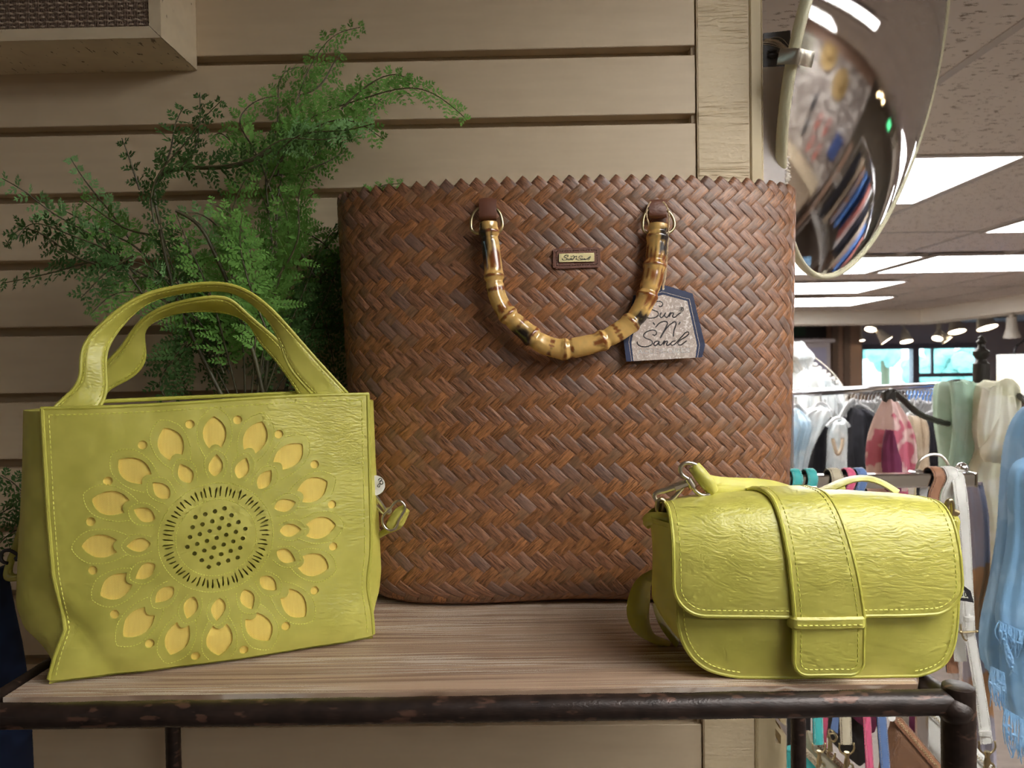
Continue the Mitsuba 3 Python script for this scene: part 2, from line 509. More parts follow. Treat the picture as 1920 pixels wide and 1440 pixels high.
for k, (x0, x1, y0, y1) in enumerate(PANELS):
    key = nm('ceiling_light')
    lab(key, 'white fluorescent ' + where[k], 'ceiling light')
    fr = cat_([box(x0 - .012, x0 + .012, y0, y1, CEIL - .004, CEIL + .012), box(x1 - .012, x1 + .012, y0, y1, CEIL - .004, CEIL + .012), box(x0, x1, y0 - .012, y0 + .012, CEIL - .004, CEIL + .012), box(x0, x1, y1 - .012, y1 + .012, CEIL - .004, CEIL + .012)])
    scene[key + '__frame'] = mikit.ply(rmap(fr), 'm_tbar')
    a, b, c, d = room(x0, y0, CEIL - .002), room(x0, y1, CEIL - .002), room(x1, y1, CEIL - .002), room(x1, y0, CEIL - .002)
    scene[key + '__diffuser'] = mikit.ply(tm([a, b, c, d], [[0, 1, 2, 3]]), 'panel_glow', emitter={'type': 'area', 'radiance': rgb(*[PANEL * q for q in PANEL_RGB])})

# other walls
pbr('m_wall', (0.45, 0.38, 0.30), 0.8)
add('wall_left', rmap(box(XL - .1, XL, YB, W0 + .1, 0, CEIL)), 'm_wall', kind='structure')
add('wall_rear', rmap(box(XL - .1, XR, YB - .1, YB, 0, CEIL + .1)), 'm_wall', kind='structure')
add('wall_east', rmap(box(XR, XR + .1, YB, YF + .1, 0, CEIL + .1)), 'm_wall', kind='structure')

# ================================================================ the shelf
pbr('m_shelf_edge', (0.05, 0.035, 0.025), 0.6)
shelf = nm('shelf_rack')
lab(shelf, 'dark pipe shelf rack with a whitewashed wood top carrying the bags', 'shelf')
fl, fr = PZ(6, 1311, ZS), PZ(1766, 1288, ZS)
yf = (fl[1] + fr[1]) / 2
XS0, XS1 = fl[0] - .002, fr[0] - .006
YS1 = 0.795
bx = Polygon([(XS0, yf + .004), (XS1 - .022, yf + .004), (XS1 - .022, yf + .02), (XS1, yf + .02), (XS1, YS1), (XS0, YS1)])
rr = np.random.default_rng(3)
fx = np.linspace(XS0, XS1 - .008, 160)
fy = yf + .0030 + .0012 * meshkit.fbm(np.stack([fx * 45, fx * 0, fx * 0], 1), 3)
bx = Polygon(list(zip(fx, fy)) + [(XS1 - .006, yf + .012), (XS1, yf + .016), (XS1, YS1), (XS0, YS1)])
bm = trimesh.creation.extrude_polygon(bx, .016, engine='earcut')
bm.apply_translation((0, 0, ZS - .016))
scene[shelf + '__board'] = mikit.ply(bm, 'm_shelf')
RP = 0.0086
yr = yf - RP + .0005
zr = ZS - RP + .0012
xr1 = float(P(1797, 1330, yr)[0])
xr0 = XS0 - .012
tb = lambda a, b, r=RP, **k: tube(np.linspace(a, b, 12), r, 20)
def wob(m, s=.0006, seed=0):
    n = m.vertex_normals
    m.vertices = m.vertices + n * ((meshkit.fbm(m.vertices * 70, 3, seed)[:, None] - .5) * 2 * s)
    return m
def part(root, name, mesh, bsdf, smooth=40, label=None, **kw):
    key = nm(root + '__' + name)
    scene[key] = mikit.ply(mesh, bsdf, smooth=smooth, **kw)
    if label:
        lab(key, label)
    return key
part(shelf, 'rail', wob(tube(np.linspace((xr0, yr, zr), (xr1, yr, zr), 160), RP, 20)), 'm_pipe')
part(shelf, 'back_rail', tube(np.linspace((xr0, YS1 + .005, zr), (xr1 - .02, YS1 + .005, zr), 40), .0075, 14), 'm_pipe')
xs = XS1 + .007
part(shelf, 'side_rail', tube(np.linspace((xs, yr, zr), (xs, YS1 + .005, zr), 40), .0075, 14), 'm_pipe')
part(shelf, 'side_rail', tube(np.linspace((XS0 - .009, yr, ZS - .004), (XS0 - .009, YS1 + .005, ZS - .004), 40), .0055, 14), 'm_pipe')
for (x, y, r, top) in ((xr1, yr, .0102, ZS + .0045), (xr0 + .001, yr, .0102, ZS + .002)):
    prof = [(0, top), (r * .8, top), (r * .97, top - .001), (r, top - .003), (r, zr - .005), (r * 1.05, zr - .012), (r * 1.03, zr - .05), (r * 1.07, zr - .055), (r * 1.0, zr - .06), (r * .88, zr - .065), (r * .88, 0.0)][::-1]
    part(shelf, 'post', wob(lathe(prof, 28, origin=(x, y, 0)), .0005), 'm_pipe')
part(shelf, 'weld', wob(ball((xr1 - .004, yr - .001, zr - .004), .0118, 3, (1, 1, .9)), .0016, 4), 'm_pipe')
for (u, v) in ((325, 1400), (1497, 1400)):
    q = P(u, v, 0.78)
    part(shelf, 'rear_leg', tube(np.linspace((q[0], .78, 0), (q[0], .78, ZS - .02), 30), .0080, 16), 'm_pipe')

# ================================================================ woven tote
tote = nm('tote_bag')
lab(tote, 'tall brown woven tote bag with bamboo handles, standing between the two lime green bags', 'bag')
NS, PX, PY = 72, 0.01462, 0.01372
PER = NS * PX
N_TOP = 60
H_TOP = N_TOP * PY / 2
KX = PX / PY
TX = 0.0585
RB = 0.03


def perim(a, b, n):
    t = np.linspace(0, PI / 2, 200)
    x, y = a * np.cos(t) ** (2 / n), b * np.sin(t) ** (2 / n)
    return 4 * np.hypot(np.diff(x), np.diff(y)).sum()


HL = np.linspace(0, H_TOP + .02, 34)
SEC = []
for h in HL:
    s = min(1.0, h / H_TOP)
    a = 0.2100 + 0.0255 * s ** 0.8
    n = 3.6 - 1.4 * s
    lo, hi = .01, .2
    for _ in range(40):
        b = (lo + hi) / 2
        if perim(a, b, n) < PER:
            lo = b
        else:
            hi = b
    # arc-length table, starting at the back centre, running left -> front -> right as seen from the front
    t = np.linspace(0, 2 * PI, 1441)
    c, q = np.cos(t), np.sin(t)
    x = -a * np.sign(q) * np.abs(q) ** (2 / n)
    y = b * np.sign(c) * np.abs(c) ** (2 / n)
    L = np.concatenate([[0], np.cumsum(np.hypot(np.diff(x), np.diff(y)))])
    SEC.append((a, b, np.interp(np.arange(721) / 720 * L[-1], L, x), np.interp(np.arange(721) / 720 * L[-1], L, y)))
YFB, YFT = 0.6535, 0.6660                       # depth of the front face, bottom and top
SX = np.array([s[2] for s in SEC])
SY = np.array([s[3] for s in SEC])
SB = np.array([s[1] for s in SEC])


def tote_raw(U, h):
    U, h = np.broadcast_arrays(np.asarray(U, float), np.asarray(h, float))
    fu = (U / PER % 1.0) * 720
    iu = np.minimum(fu.astype(int), 719)
    tu = fu - iu
    fh = np.clip(h / (HL[1] - HL[0]), 0, len(HL) - 1.001)
    ih = fh.astype(int)
    th = fh - ih
    bl = lambda A: (A[ih, iu] * (1 - tu) + A[ih, iu + 1] * tu) * (1 - th) + (A[ih + 1, iu] * (1 - tu) + A[ih + 1, iu + 1] * tu) * th
    x, y = bl(SX), bl(SY)
    b = SB[ih] * (1 - th) + SB[ih + 1] * th
    # rounded bottom edge
    ang = np.clip(1 - h / (RB * 1.5), 0, 1) * PI / 2
    shrink = RB * (1 - np.cos(ang))
    z = np.where(h < RB * 1.5, RB * (1 - np.sin(ang)), h - RB * 0.5)
    r = np.hypot(x, y) + 1e-9
    x, y = x * (1 - shrink / r), y * (1 - shrink / r)
    s = np.clip(z / .4, 0, 1.1)
    yc = YFB + (YFT - YFB) * s + b
    bow = 0.008 * np.exp(-((z) / .12) ** 2) * np.clip(1 - (np.abs(x) / .19) ** 2, 0, 1)   # slight sag inward low at the middle of the front
    y = np.where(y < 0, y + bow, y * .70)
    return np.stack([TX + x, yc + y, ZS + .0015 + z - 0.006 * s * 0], -1)


def tote_nrm(U, h):
    e = .002
    a = tote_raw(U + e, h) - tote_raw(U - e, h)
    b = tote_raw(U, h + e) - tote_raw(U, np.maximum(h - e, 0))
    n = np.cross(a, b)
    return n / (np.linalg.norm(n, axis=-1, keepdims=True) + 1e-12)


S_ = PX * PY / math.hypot(PX, PY)               # strand pitch across
DIRL = math.hypot(PX, PY) / 2                   # length along a strand per crossing
WS = S_ * 0.972
SUB = 6


def strand(kind, i):
    """kind +1: runs up to the right; -1: runs up to the left. i: which one."""
    n1 = N_TOP + (0.15 if kind < 0 else -0.2)
    n = np.linspace(0, n1, int(n1 * SUB) + 1)
    off = np.cos(PI * (n - 0.5) / 2)
    off = np.tanh(1.6 * off) / math.tanh(1.6) * (1 if kind < 0 else -1)
    h = n * PY / 2
    Uc = i * PX + kind * n * PX / 2
    amp = .00062
    prof = [(-.5, -.0005, 0.0), (-.485, 0, 0.02), (-.25, .00022, .25), (0, .0003, .5), (.25, .00022, .75), (.485, 0, .98), (.5, -.0005, 1.0)]
    ex, ey = kind * PX / 2 / DIRL, PY / 2 / DIRL        # direction along
    rows = []
    uv = []
    for (w, z, vv) in prof:
        U = Uc + w * WS * ey
        hh = np.maximum(h - w * WS * ex, 0.0)
        nn = tote_nrm(U, hh)
        rows.append(tote_raw(U, hh) + nn * (off * amp + z)[:, None])
        uv.append(np.stack([n / 2 + (0.25 if kind < 0 else 0.75), (i + (200 if kind < 0 else 20)) + np.clip(vv, .01, .99) + 0 * n], -1))
    V = np.stack(rows, 1)
    UVs = np.stack(uv, 1)
    if kind < 0:                                 # folded over the rim and down inside
        m = 9
        r = .0042
        fold, fuv = [], []
        nend, hend, Uend = n[-1], h[-1], Uc[-1]
        for k in range(1, m + 5):
            if k <= m:
                ph = PI * k / m
                adv, inn, ex_len = r * math.sin(ph) * 1.5, r * (1 - math.cos(ph)), 0.0
            else:
                ex_len = (k - m) * .006
                adv, inn = -ex_len, 2 * r
            row = []
            for (w, z, vv) in prof:
                U = Uend + w * WS * ey + ex * adv
                hh = hend - w * WS * ex + ey * adv
                nn = tote_nrm(np.array([U]), np.array([hh]))[0]
                sg = math.cos(PI * min(k, m) / m)
                row.append(tote_raw(np.array([U]), np.array([hh]))[0] + nn * (off[-1] * amp - inn + z * sg))
            fold.append(row)
            fuv.append([(nend / 2 + .25 + 0.12 * k, (i + 200) + min(max(p_[2], .01), .99)) for p_ in prof])
        V = np.concatenate([V, np.array(fold)], 0)
        UVs = np.concatenate([UVs, np.array(fuv)], 0)
    m_ = grid(V)
    if kind < 0 or True:
        pass
    return m_, UVs.reshape(-1, 2)


for i in range(NS):
    m_, uv_ = strand(1, i)
    part(tote, 'woven_strand', m_, 'm_strand', True, uv=uv_)
for i in range(NS):
    m_, uv_ = strand(-1, i)
    part(tote, 'woven_strand', m_, 'm_strand', True, uv=uv_)
# cloth lining and base
hh = np.linspace(0.0, H_TOP - .012, 60)
uu = np.linspace(0, PER, 145)[:-1]
Ug, Hg = np.meshgrid(uu, hh)
ring = tote_raw(Ug, Hg) - tote_nrm(Ug, Hg) * .0016
part(tote, 'lining', skin(ring, caps=False), 'm_lining', True)
r0 = tote_raw(uu, 0 * uu)
part(tote, 'base', tm(np.vstack([r0, r0.mean(0)]), [[i, (i + 1) % 144, 144] for i in range(144)]), pbr('m_base', (0.08, 0.03, 0.015), 0.6), False)


def front_D(u, v, off=0.0):
    """Depth of the tote's front face under pixel (u, v)."""
    a, b = lvl(u, v)
    D = .665
    for _ in range(6):
        z = CZ - b * D - ZS
        x = a * D - TX
        s = np.clip(z / .4, 0, 1.1)
        aa = .2100 + .0255 * s ** .8
        nn_ = 3.6 - 1.4 * s
        bb = np.interp(z, HL, SB)
        D = YFB + (YFT - YFB) * s + bb * (1 - np.clip(1 - np.abs(x / aa) ** nn_, 0, 1) ** (1 / nn_))
    return D - off


def Pt(u, v, off=0.0):
    u, v = np.asarray(u, float), np.asarray(v, float)
    return P(u, v, front_D(u, v, off))


# ---- bamboo handle, its rings and leather tabs
CR7 = lambda L: [(860 + x / 4.5, 360 + y / 4.5) for x, y in L]
cl = CR7([(252, 262), (256, 330), (268, 450), (288, 590), (298, 700), (315, 840), (368, 970), (428, 1050), (520, 1135), (615, 1215), (700, 1275), (800, 1312), (890, 1326), (1000, 1312), (1100, 1290), (1215, 1250), (1325, 1192), (1420, 1128), (1500, 1050), (1560, 950), (1598, 850), (1630, 740), (1652, 620), (1668, 480), (1676, 350), (1678, 275)])
NB, SB_ = 420, 28
ctr2 = spline(cl, NB)
tt = np.linspace(0, 1, NB)
offs = .014 + .004 * np.sin(PI * tt)
ctr = Pt(ctr2[:, 0], ctr2[:, 1], offs)
s_arc = np.concatenate([[0], np.cumsum(np.linalg.norm(np.diff(ctr, axis=0), axis=1))])
nodes_px = CR7([(250, 345), (300, 712), (425, 1035), (625, 1210), (890, 1326), (1215, 1250), (1465, 1110), (1600, 880), (1655, 620), (1690, 380)])
node_i = [int(np.argmin(((ctr2 - np.array(q)) ** 2).sum(1))) for q in nodes_px]
rad = np.interp(tt, [0, .1, .3, .5, .62, .85, 1], [.0085, .0083, .0083, .0093, .0086, .0094, .0090])
for i in node_i:
    d = (s_arc - s_arc[i])
    rad = rad + .0012 * np.exp(-(d / .0035) ** 2) - .0009 * np.exp(-((d - .0045) / .0022) ** 2)
t_, a_, b_ = frames(ctr)
ang = np.arange(SB_) * 2 * PI / SB_
V = ctr[:, None] + 0
rr_ = rad[:, None] * np.ones(SB_)
pp = np.stack([np.cos(ang)[None] * 1.2 + 0 * rr_, np.sin(ang)[None] * 1.2 + 0 * rr_, s_arc[:, None] * 30 + 0 * rr_], -1)
rr_ = rr_ * (1 + .14 * (meshkit.fbm(pp, 3, 4) - .5))
groove = np.zeros_like(rr_)
for (i0, i1, ga) in ((node_i[1], node_i[2], 0.9), (node_i[3], node_i[4], 1.2), (node_i[5], node_i[6], 5.2)):
    w = np.clip((s_arc - s_arc[i0]) / max(1e-6, s_arc[i1] - s_arc[i0]), 0, 1)
    g = np.exp(-((((ang[None] - ga + PI) % (2 * PI)) - PI) / .35) ** 2) * (np.sin(PI * w) ** .5)[:, None] * ((w > 0) & (w < 1))[:, None]
    groove += g
rr_ = rr_ * (1 - .16 * groove)
V = ctr[:, None] + rr_[:, :, None] * (np.cos(ang)[None, :, None] * a_[:, None] + np.sin(ang)[None, :, None] * b_[:, None])
bam = skin(V)
# colour: cream-tan with burnt patches that begin at the nodes
nv = V.reshape(-1, 3)
ft = meshkit.fbm(nv * np.array([260, 260, 260.]) , 4, 7)
streak = meshkit.fbm(np.stack([pp[..., 0] * 3.2, pp[..., 1] * 3.2, pp[..., 2] * .8], -1).reshape(-1, 3), 4, 2)
base = np.array([0.68, 0.43, 0.14]) * (0.85 + .3 * ft)[:, None]
S = np.repeat(s_arc / s_arc[-1], SB_)
U2 = np.repeat(ctr2, SB_, 0)
side = (nv - np.repeat(ctr, SB_, 0))
left = -side[:, 0] / .008
facing = -side[:, 1] / .008
def patch(c, w, l, kside, q):
    d = np.exp(-((S - c) / w) ** 2)
    return np.clip(d * (0.5 + .9 * (kside * left)) + (q) * (streak - .5) * d, 0, 1)
burn = np.zeros(len(nv))
for c, w, ks, q in ((.055, .055, .75, .8), (.355, .035, .9, .5), (.965, .022, -.8, .7), (.715, .020, -.6, .9), (.93, .022, -.5, .8)):
    burn = np.maximum(burn, patch(c, w, 0, ks, q * 1.6))
burn = np.clip((burn - .16) * 2.6, 0, 1)
amber = np.zeros(len(nv))
for c, w in ((.11, .05), (.26, .02), (.58, .03), (.78, .05), (.84, .05), (.90, .05), (.44, .012), (.5, .01), (.64, .012), (.20, .012), (.33, .012)):
    amber = np.maximum(amber, np.exp(-((S - c) / w) ** 2))
amber = np.clip((amber * (streak * 1.5) - .52) * 5.5, 0, 1)
nodal = np.zeros(len(nv))
for i in node_i:
    nodal = np.maximum(nodal, np.exp(-((np.repeat(s_arc, SB_) - s_arc[i]) / .0028) ** 2))
amber = np.maximum(amber, np.clip((nodal * (ft + .35) - .55) * 3.5, 0, 1))
col = base * (1 - amber[:, None]) + np.array([.17, .045, .008]) * amber[:, None]
col = col * (1 - burn[:, None]) + np.array([.012, .008, .006]) * burn[:, None]
col = np.vstack([col, [[.5, .33, .1]], [[.5, .33, .1]]])
hnd = part(tote, 'handle', bam, 'm_bamboo', True, color=col, label='glossy bamboo handle burnt dark in patches')


def tabs(cu, top, bot, w, name='tab'):
    L, R_ = cu - w / 2, cu + w / 2
    path = [(top + 6, .0006), (top + 1, .004), (top, .0075), (top + 8, .0105), ((top + bot) / 2, .0115), (bot - 4, .0105), (bot, .0075), (bot - 2, .004), (bot - 10, .0012)]
    A = [Pt(L, y, o + .0012) for y, o in path]
    B = [Pt(R_, y, o + .0012) for y, o in path]
    part(tote, 'leather_tab', ribbon(A, B, .0017, 40), 'm_brown_leather', label='brown leather tab with a brass ring')


tabs(914.5, 373, 412, 33)
tabs(1233.5, 376, 408, 33)
part(tote, 'leather_tab', ribbon([Pt(902, 405, .002), Pt(902, 432, .002)], [Pt(928, 405, .002), Pt(928, 432, .002)], .002, 8), 'm_brown_leather')
part(tote, 'leather_tab', ribbon([Pt(1222, 400, .002), Pt(1222, 430, .002)], [Pt(1248, 400, .002), Pt(1248, 430, .002)], .002, 8), 'm_brown_leather')
for pts in ([(898, 391), (888, 400), (883, 418), (885, 431), (894, 437), (914, 437), (934, 436), (941, 428), (941, 412), (936, 398), (928, 391), (914, 390)],
            [(1218, 393), (1208, 404), (1205, 420), (1207, 433), (1216, 437), (1234, 437), (1252, 437), (1262, 430), (1264, 416), (1258, 402), (1249, 394), (1234, 392)]):
    p = np.array(pts, float)
    part(tote, 'ring', tube(Pt(p[:, 0], p[:, 1], np.full(len(p), .0095)), .00145, 10, n=70, closed=True), 'm_antique_brass', label='antique brass ring')

# ---- plaque
plq = Polygon(CR7([(800, 488), (815, 480), (1170, 468), (1190, 480), (1195, 615), (1180, 632), (820, 645), (797, 632)])).buffer(.6)
pq = part(tote, 'patch', sheet(plq, .0022, lambda x, y, d: Pt(x, y, .0012 + d), 0), 'm_brown_leather', 30, label='small brown leather patch with a brass name plate')
ring_ = np.array(CR7([(822, 500), (1165, 488), (1172, 610), (828, 622)]))
rp = np.vstack([np.linspace(ring_[k], ring_[(k + 1) % 4], 30) for k in range(4)])
part(pq, 'stitching', stitches(Pt(rp[:, 0], rp[:, 1], .0037), [0, -1, 0], .0024, .0018, .00035), 'm_dark_thread', False)
pl = Polygon(CR7([(846, 520), (1144, 512), (1146, 586), (848, 592)]))
part(pq, 'name_plate', sheet(pl, .0016, lambda x, y, d: Pt(x, y, .0034 + d), 0), 'm_plate', False, label='brass name plate with script lettering')

# script lettering as pen strokes, in a 1440-pixel box
GL = {'S': [[(530, 915), (560, 930), (585, 895), (570, 863), (520, 855), (450, 880), (408, 920), (415, 950), (470, 978), (520, 1003), (530, 1030), (500, 1065), (430, 1083), (370, 1075), (325, 1040), (322, 1012)]],
      'a': [[(605, 1003), (568, 1015), (545, 1045), (560, 1066), (595, 1045), (622, 1005), (615, 1050), (640, 1060), (668, 1032)]],
      'n': [[(668, 1032), (690, 1003), (685, 1030), (678, 1060)], [(680, 1050), (715, 1005), (730, 1012), (718, 1050), (735, 1062), (775, 1030)]],
      'd': [[(840, 1003), (800, 1010), (775, 1040), (790, 1062), (830, 1045), (880, 990), (950, 915), (1000, 878), (1022, 890), (1000, 930), (930, 975), (882, 1010), (870, 1045), (900, 1060), (950, 1030), (988, 1000)]],
      'u': [[(648, 622), (630, 662), (645, 687), (680, 660), (705, 622)], [(705, 622), (695, 665), (715, 685), (752, 650)]],
      'N': [[(570, 820), (620, 765), (680, 740), (728, 752), (715, 805), (665, 900), (630, 968)], [(640, 955), (720, 830), (800, 757), (840, 745), (846, 770), (818, 865), (808, 946)]]}
GL['Sun'] = [[(x + 82, y - 387) for x, y in GL['S'][0]]] + GL['u'] + [[(752, 650), (770, 618), (762, 650), (755, 680)], [(757, 665), (795, 625), (812, 632), (798, 670), (820, 685), (865, 652), (912, 622)]]
GL['N2'] = GL['N'] + [[(535, 752), (558, 785)], [(905, 745), (882, 782)]]
GL['Sand'] = GL['S'] + GL['a'] + GL['n'] + GL['d']


def script(strokes, fn, r, n=26, sides=6, flat=.5):
    out = []
    for s in strokes:
        p2 = spline(s, n if len(s) > 3 else 8)
        out.append(tube(fn(p2[:, 0], p2[:, 1]), r, sides))
    return cat_(out)


def plate_map(dx, dy, k=0.30):
    def g(x, y):
        u, v = 860 + (dx + x * k) / 4.5, 360 + (dy + y * k) / 4.5
        return Pt(u, v, .0052)
    return g


part(pq, 'lettering', cat_([script(GL['Sun'], plate_map(873 - 405 * .2 - 0, 575 - 690 * .2, .2), .00028), script(GL['N'] + [[(535, 752), (558, 785)]], plate_map(950 - 560 * .16, 572 - 950 * .16, .16), .00026), script(GL['Sand'], plate_map(1000 - 330 * .165, 572 - 1060 * .165, .165), .00026)]), 'm_ink', False)
# ================================================================ hang tag on the tote
tagk = nm('hang_tag')
lab(tagk, 'navy bordered hang tag on twine, tied to the right end of the bamboo handle', 'tag')
TG = lambda pts: [(1150 + x / 7.2, 500 + y / 7.2) for x, y in pts]


def tagp(x, y, o):
    u, v = 1150 + np.asarray(x, float) / 7.2, 500 + np.asarray(y, float) / 7.2
    return P(u, v, .6555 - .004 * (np.asarray(y, float) - 245) / 1000 - o)


def tagsheet(pts, th, o, ed=0):
    return sheet(Polygon(pts), th, lambda x, y, d: tagp(x, y, o + d * 1.0), ed)


pbr('m_navy', (0.012, 0.020, 0.062), 0.45)
outer = [(640, 262), (676, 245), (1070, 362), (1240, 1060), (1200, 1222), (176, 1282), (140, 1010), (270, 392)]
part(tagk, 'card', tagsheet(outer, .0007, 0), 'm_navy', False)
po = Polygon(outer)
ln = [(660, 335), (1030, 437), (1168, 1060), (1140, 1226), (245, 1276), (205, 1020), (330, 440)]
ln2 = [(660, 341), (1024, 442), (1161, 1060), (1133, 1226), (252, 1276), (212, 1020), (336, 444)]
part(tagk, 'line', sheet(Polygon(ln).difference(Polygon(ln2)).buffer(0), .0001, lambda x, y, d: tagp(x, y, .0007 + d), 0), pbr('m_tanline', (.42, .34, .29), .6), False, label='thin tan line')
inn = [(672, 378), (1000, 465), (1130, 1058), (1108, 1228), (272, 1275), (242, 1030), (360, 470)]


def shells(p, n, uv):
    a = fbm(p.x * 300, p.z * 300, 0, 3)
    r = voronoi(p.x * 55, p.z * 55)
    ang = dr.abs(2 * noise(r[0] * 14 + 4 * a, r[2] * 30, 0) - 1)
    w = smoothstep(0.60, 0.72, fbm(p.x * 700, p.z * 700, 3, 3))
    c = mix((0.36, 0.29, 0.25), (0.50, 0.42, 0.37), ang)
    return mix(c, (0.72, 0.68, 0.64), 0.75 * w)


part(tagk, 'print_panel', tagsheet(inn, .00015, .0007), pbr('m_shells', shells, .5), False, label='shell patterned centre panel')
for g, k in (('Sun', 1), ('N2', 1), ('Sand', 1)):
    part(tagk, 'script_halo', script(GL[g], lambda x, y: tagp(x, y, -.0001), .0011), pbr('m_white_ink', (.72, .70, .68), .6) if 'm_white_ink' not in scene else 'm_white_ink', False, label='white outline of the script')
    part(tagk, 'script', script(GL[g], lambda x, y: tagp(x, y, .0008), .00056), 'm_ink', False, label='dark script lettering')
acc = meshkit.text_mesh('ACCESSORIES', 62, 1.0)
acc_s = meshkit.text_mesh('ACCESSORIES', 62, 1.0, bold=True)
for m_, o, mt, s in ((acc_s, .00085, 'm_tag_grey', 1.0), (acc, .00100, 'm_white_ink', 1.0)):
    v = m_.vertices
    wx = acc.bounds[1, 0]
    X = 333 + (v[:, 0]) * (700 / wx)
    Y = 1178 - v[:, 1] - (v[:, 0]) * (700 / wx) * .026
    m_.vertices = tagp(X, Y, o + v[:, 2] * .00012)
    part(tagk, 'lettering', m_, pbr('m_tag_grey', (.13, .11, .105), .6) if mt not in scene else mt, False)
rc = [(920 + 28 * math.cos(t), 576 + 28 * math.sin(t)) for t in np.linspace(0, 2 * PI, 25)]
part(tagk, 'registered_mark', cat_([script([rc], lambda x, y: tagp(x, y, .0012), .0002), script([[(911, 592), (911, 562)], [(911, 562), (930, 562), (930, 576), (912, 577)], [(919, 577), (931, 592)]], lambda x, y: tagp(x, y, .0012), .00022)]), 'm_ink', False)
part(tagk, 'eyelet', lathe([(.0004, .0008), (.0012, .0008), (.0014, 0), (.0004, 0)], 12, axis=(0, -1, 0), origin=tagp(672, 300, .0004)), 'm_torn')
pbr('m_twine', (0.60, 0.47, 0.30), .9)
tw = [(1243, 378), (1252, 392), (1254, 425), (1251, 470), (1248, 515), (1243, 541)]
tw2 = [(1220, 378), (1213, 392), (1214, 412), (1222, 430), (1240, 470), (1247, 512), (1242, 541)]
for pth in (tw, tw2):
    q = np.array(pth, float)
    c3 = spline(P(q[:, 0], q[:, 1], np.linspace(.648, .6535, len(q))), 90)
    t_, a_, b_ = frames(c3)
    for ph in (0, PI):
        th = np.arange(90) * .55 + ph
        part(tagk, 'twine', tube(c3 + .0004 * (np.cos(th)[:, None] * a_ + np.sin(th)[:, None] * b_), .00048, 6), 'm_twine')

# ================================================================ lime handbag with the cut-out flower
hb = nm('handbag')
lab(hb, 'lime green leather handbag with a cut-out sunflower, at the left end of the shelf', 'bag')
BL, BR = PZ(90, 1283, ZS), PZ(700, 1197, ZS)
ex = BR - BL
WB = float(np.linalg.norm(ex))
ex /= WB
ein = np.array([-ex[1], ex[0], 0])
HB = 0.2015
DB = 0.085
SEAM = [(0.0, 0.0), (.018, .0045), (.038, .0115), (.055, .009), (.08, .005), (.125, .0025), (.2, 0.0), (.22, 0)]


def hb_front(x, z):
    """Outward bulge and left-seam shift of the front panel."""
    x, z = np.asarray(x, float), np.asarray(z, float)
    dx = np.interp(z, [a for a, _ in SEAM], [b for _, b in SEAM])
    s = np.clip(x / WB, 0, 1)
    sh = dx * np.exp(-np.clip(x, 0, 1) / .035) - .004 * np.exp(-(WB - x) / .03) * np.exp(-((z - .045) / .02) ** 2)
    tz = np.clip(z / HB, 0, 1)
    bul = .010 * np.sin(PI * s) ** .8 * np.sin(PI * np.clip(tz * .9 + .06, 0, 1)) ** .7
    bul = bul + .006 * np.exp(-((tz - .08) / .12) ** 2) * np.sin(PI * s) ** .5
    q = np.stack([x * 28, z * 20, 0 * x], -1)
    bul = bul + .0042 * (meshkit.fbm(q, 3, 3) - .5) * np.clip(s * 8, 0, 1) * np.clip((1 - s) * 8, 0, 1)
    diag = np.exp(-(((x - .02) + (z - .03)) / .012) ** 2) * np.exp(-(x / .06) ** 2)
    bul = bul - .003 * diag
    top = -.0035 * np.sin(2 * PI * s) * tz ** 4
    return sh, bul, top


def hbw(x, z, off):
    """Local (x along the front, z up, off outward) -> world. The front leans back a little."""
    sh, bul, top = hb_front(x, z)
    o = off + bul - .006 * np.clip(z / HB, 0, 1.2)
    tilt = .0045 * np.clip(x / WB, 0, 1) * np.clip(z / HB, 0, 1.2)
    return BL + ex * (x + sh)[:, None] - ein * o[:, None] + np.array([0, 0, 1.0]) * (z + tilt + top * .3)[:, None]


def hbn(x, z):
    e = .002
    x, z = np.asarray(x, float), np.asarray(z, float)
    n = np.cross(hbw(x + e, z, 0 * x) - hbw(x - e, z, 0 * x), hbw(x, z + e, 0 * x) - hbw(x, z - e, 0 * x))
    return n / np.linalg.norm(n, axis=1, keepdims=True)


FXc, FZc = .1165, .0975
RY = 1.0


def leafy(r0, r1, w, notch, n=34, wide=.45):
    """Pointed petal along +y from r0 to r1, with a concave base."""
    t = np.linspace(0, 1, n)
    y = r0 + (r1 - r0) * t
    hw = w / 2 * np.where(t < wide, np.sin(PI / 2 * (.35 + .65 * t / wide)), np.cos(PI / 2 * ((t - wide) / (1 - wide)) ** 1.15) ** .8)
    R_ = list(zip(hw, y))
    Lf = [(-a, b) for a, b in R_[::-1]]
    base = [(-hw[0] * .5, r0 + notch * .75), (0, r0 + notch), (hw[0] * .5, r0 + notch * .75)]
    return Polygon(R_ + Lf[1:] + base).buffer(0)


def seed(r0, r1, w, n=30):
    t = np.linspace(0, 1, n)
    y = r0 + (r1 - r0) * t
    hw = w / 2 * np.sin(PI * t ** .85) ** .85
    R_ = list(zip(hw, y))
    return Polygon(R_ + [(-a, b) for a, b in R_[::-1]][1:-1]).buffer(0)


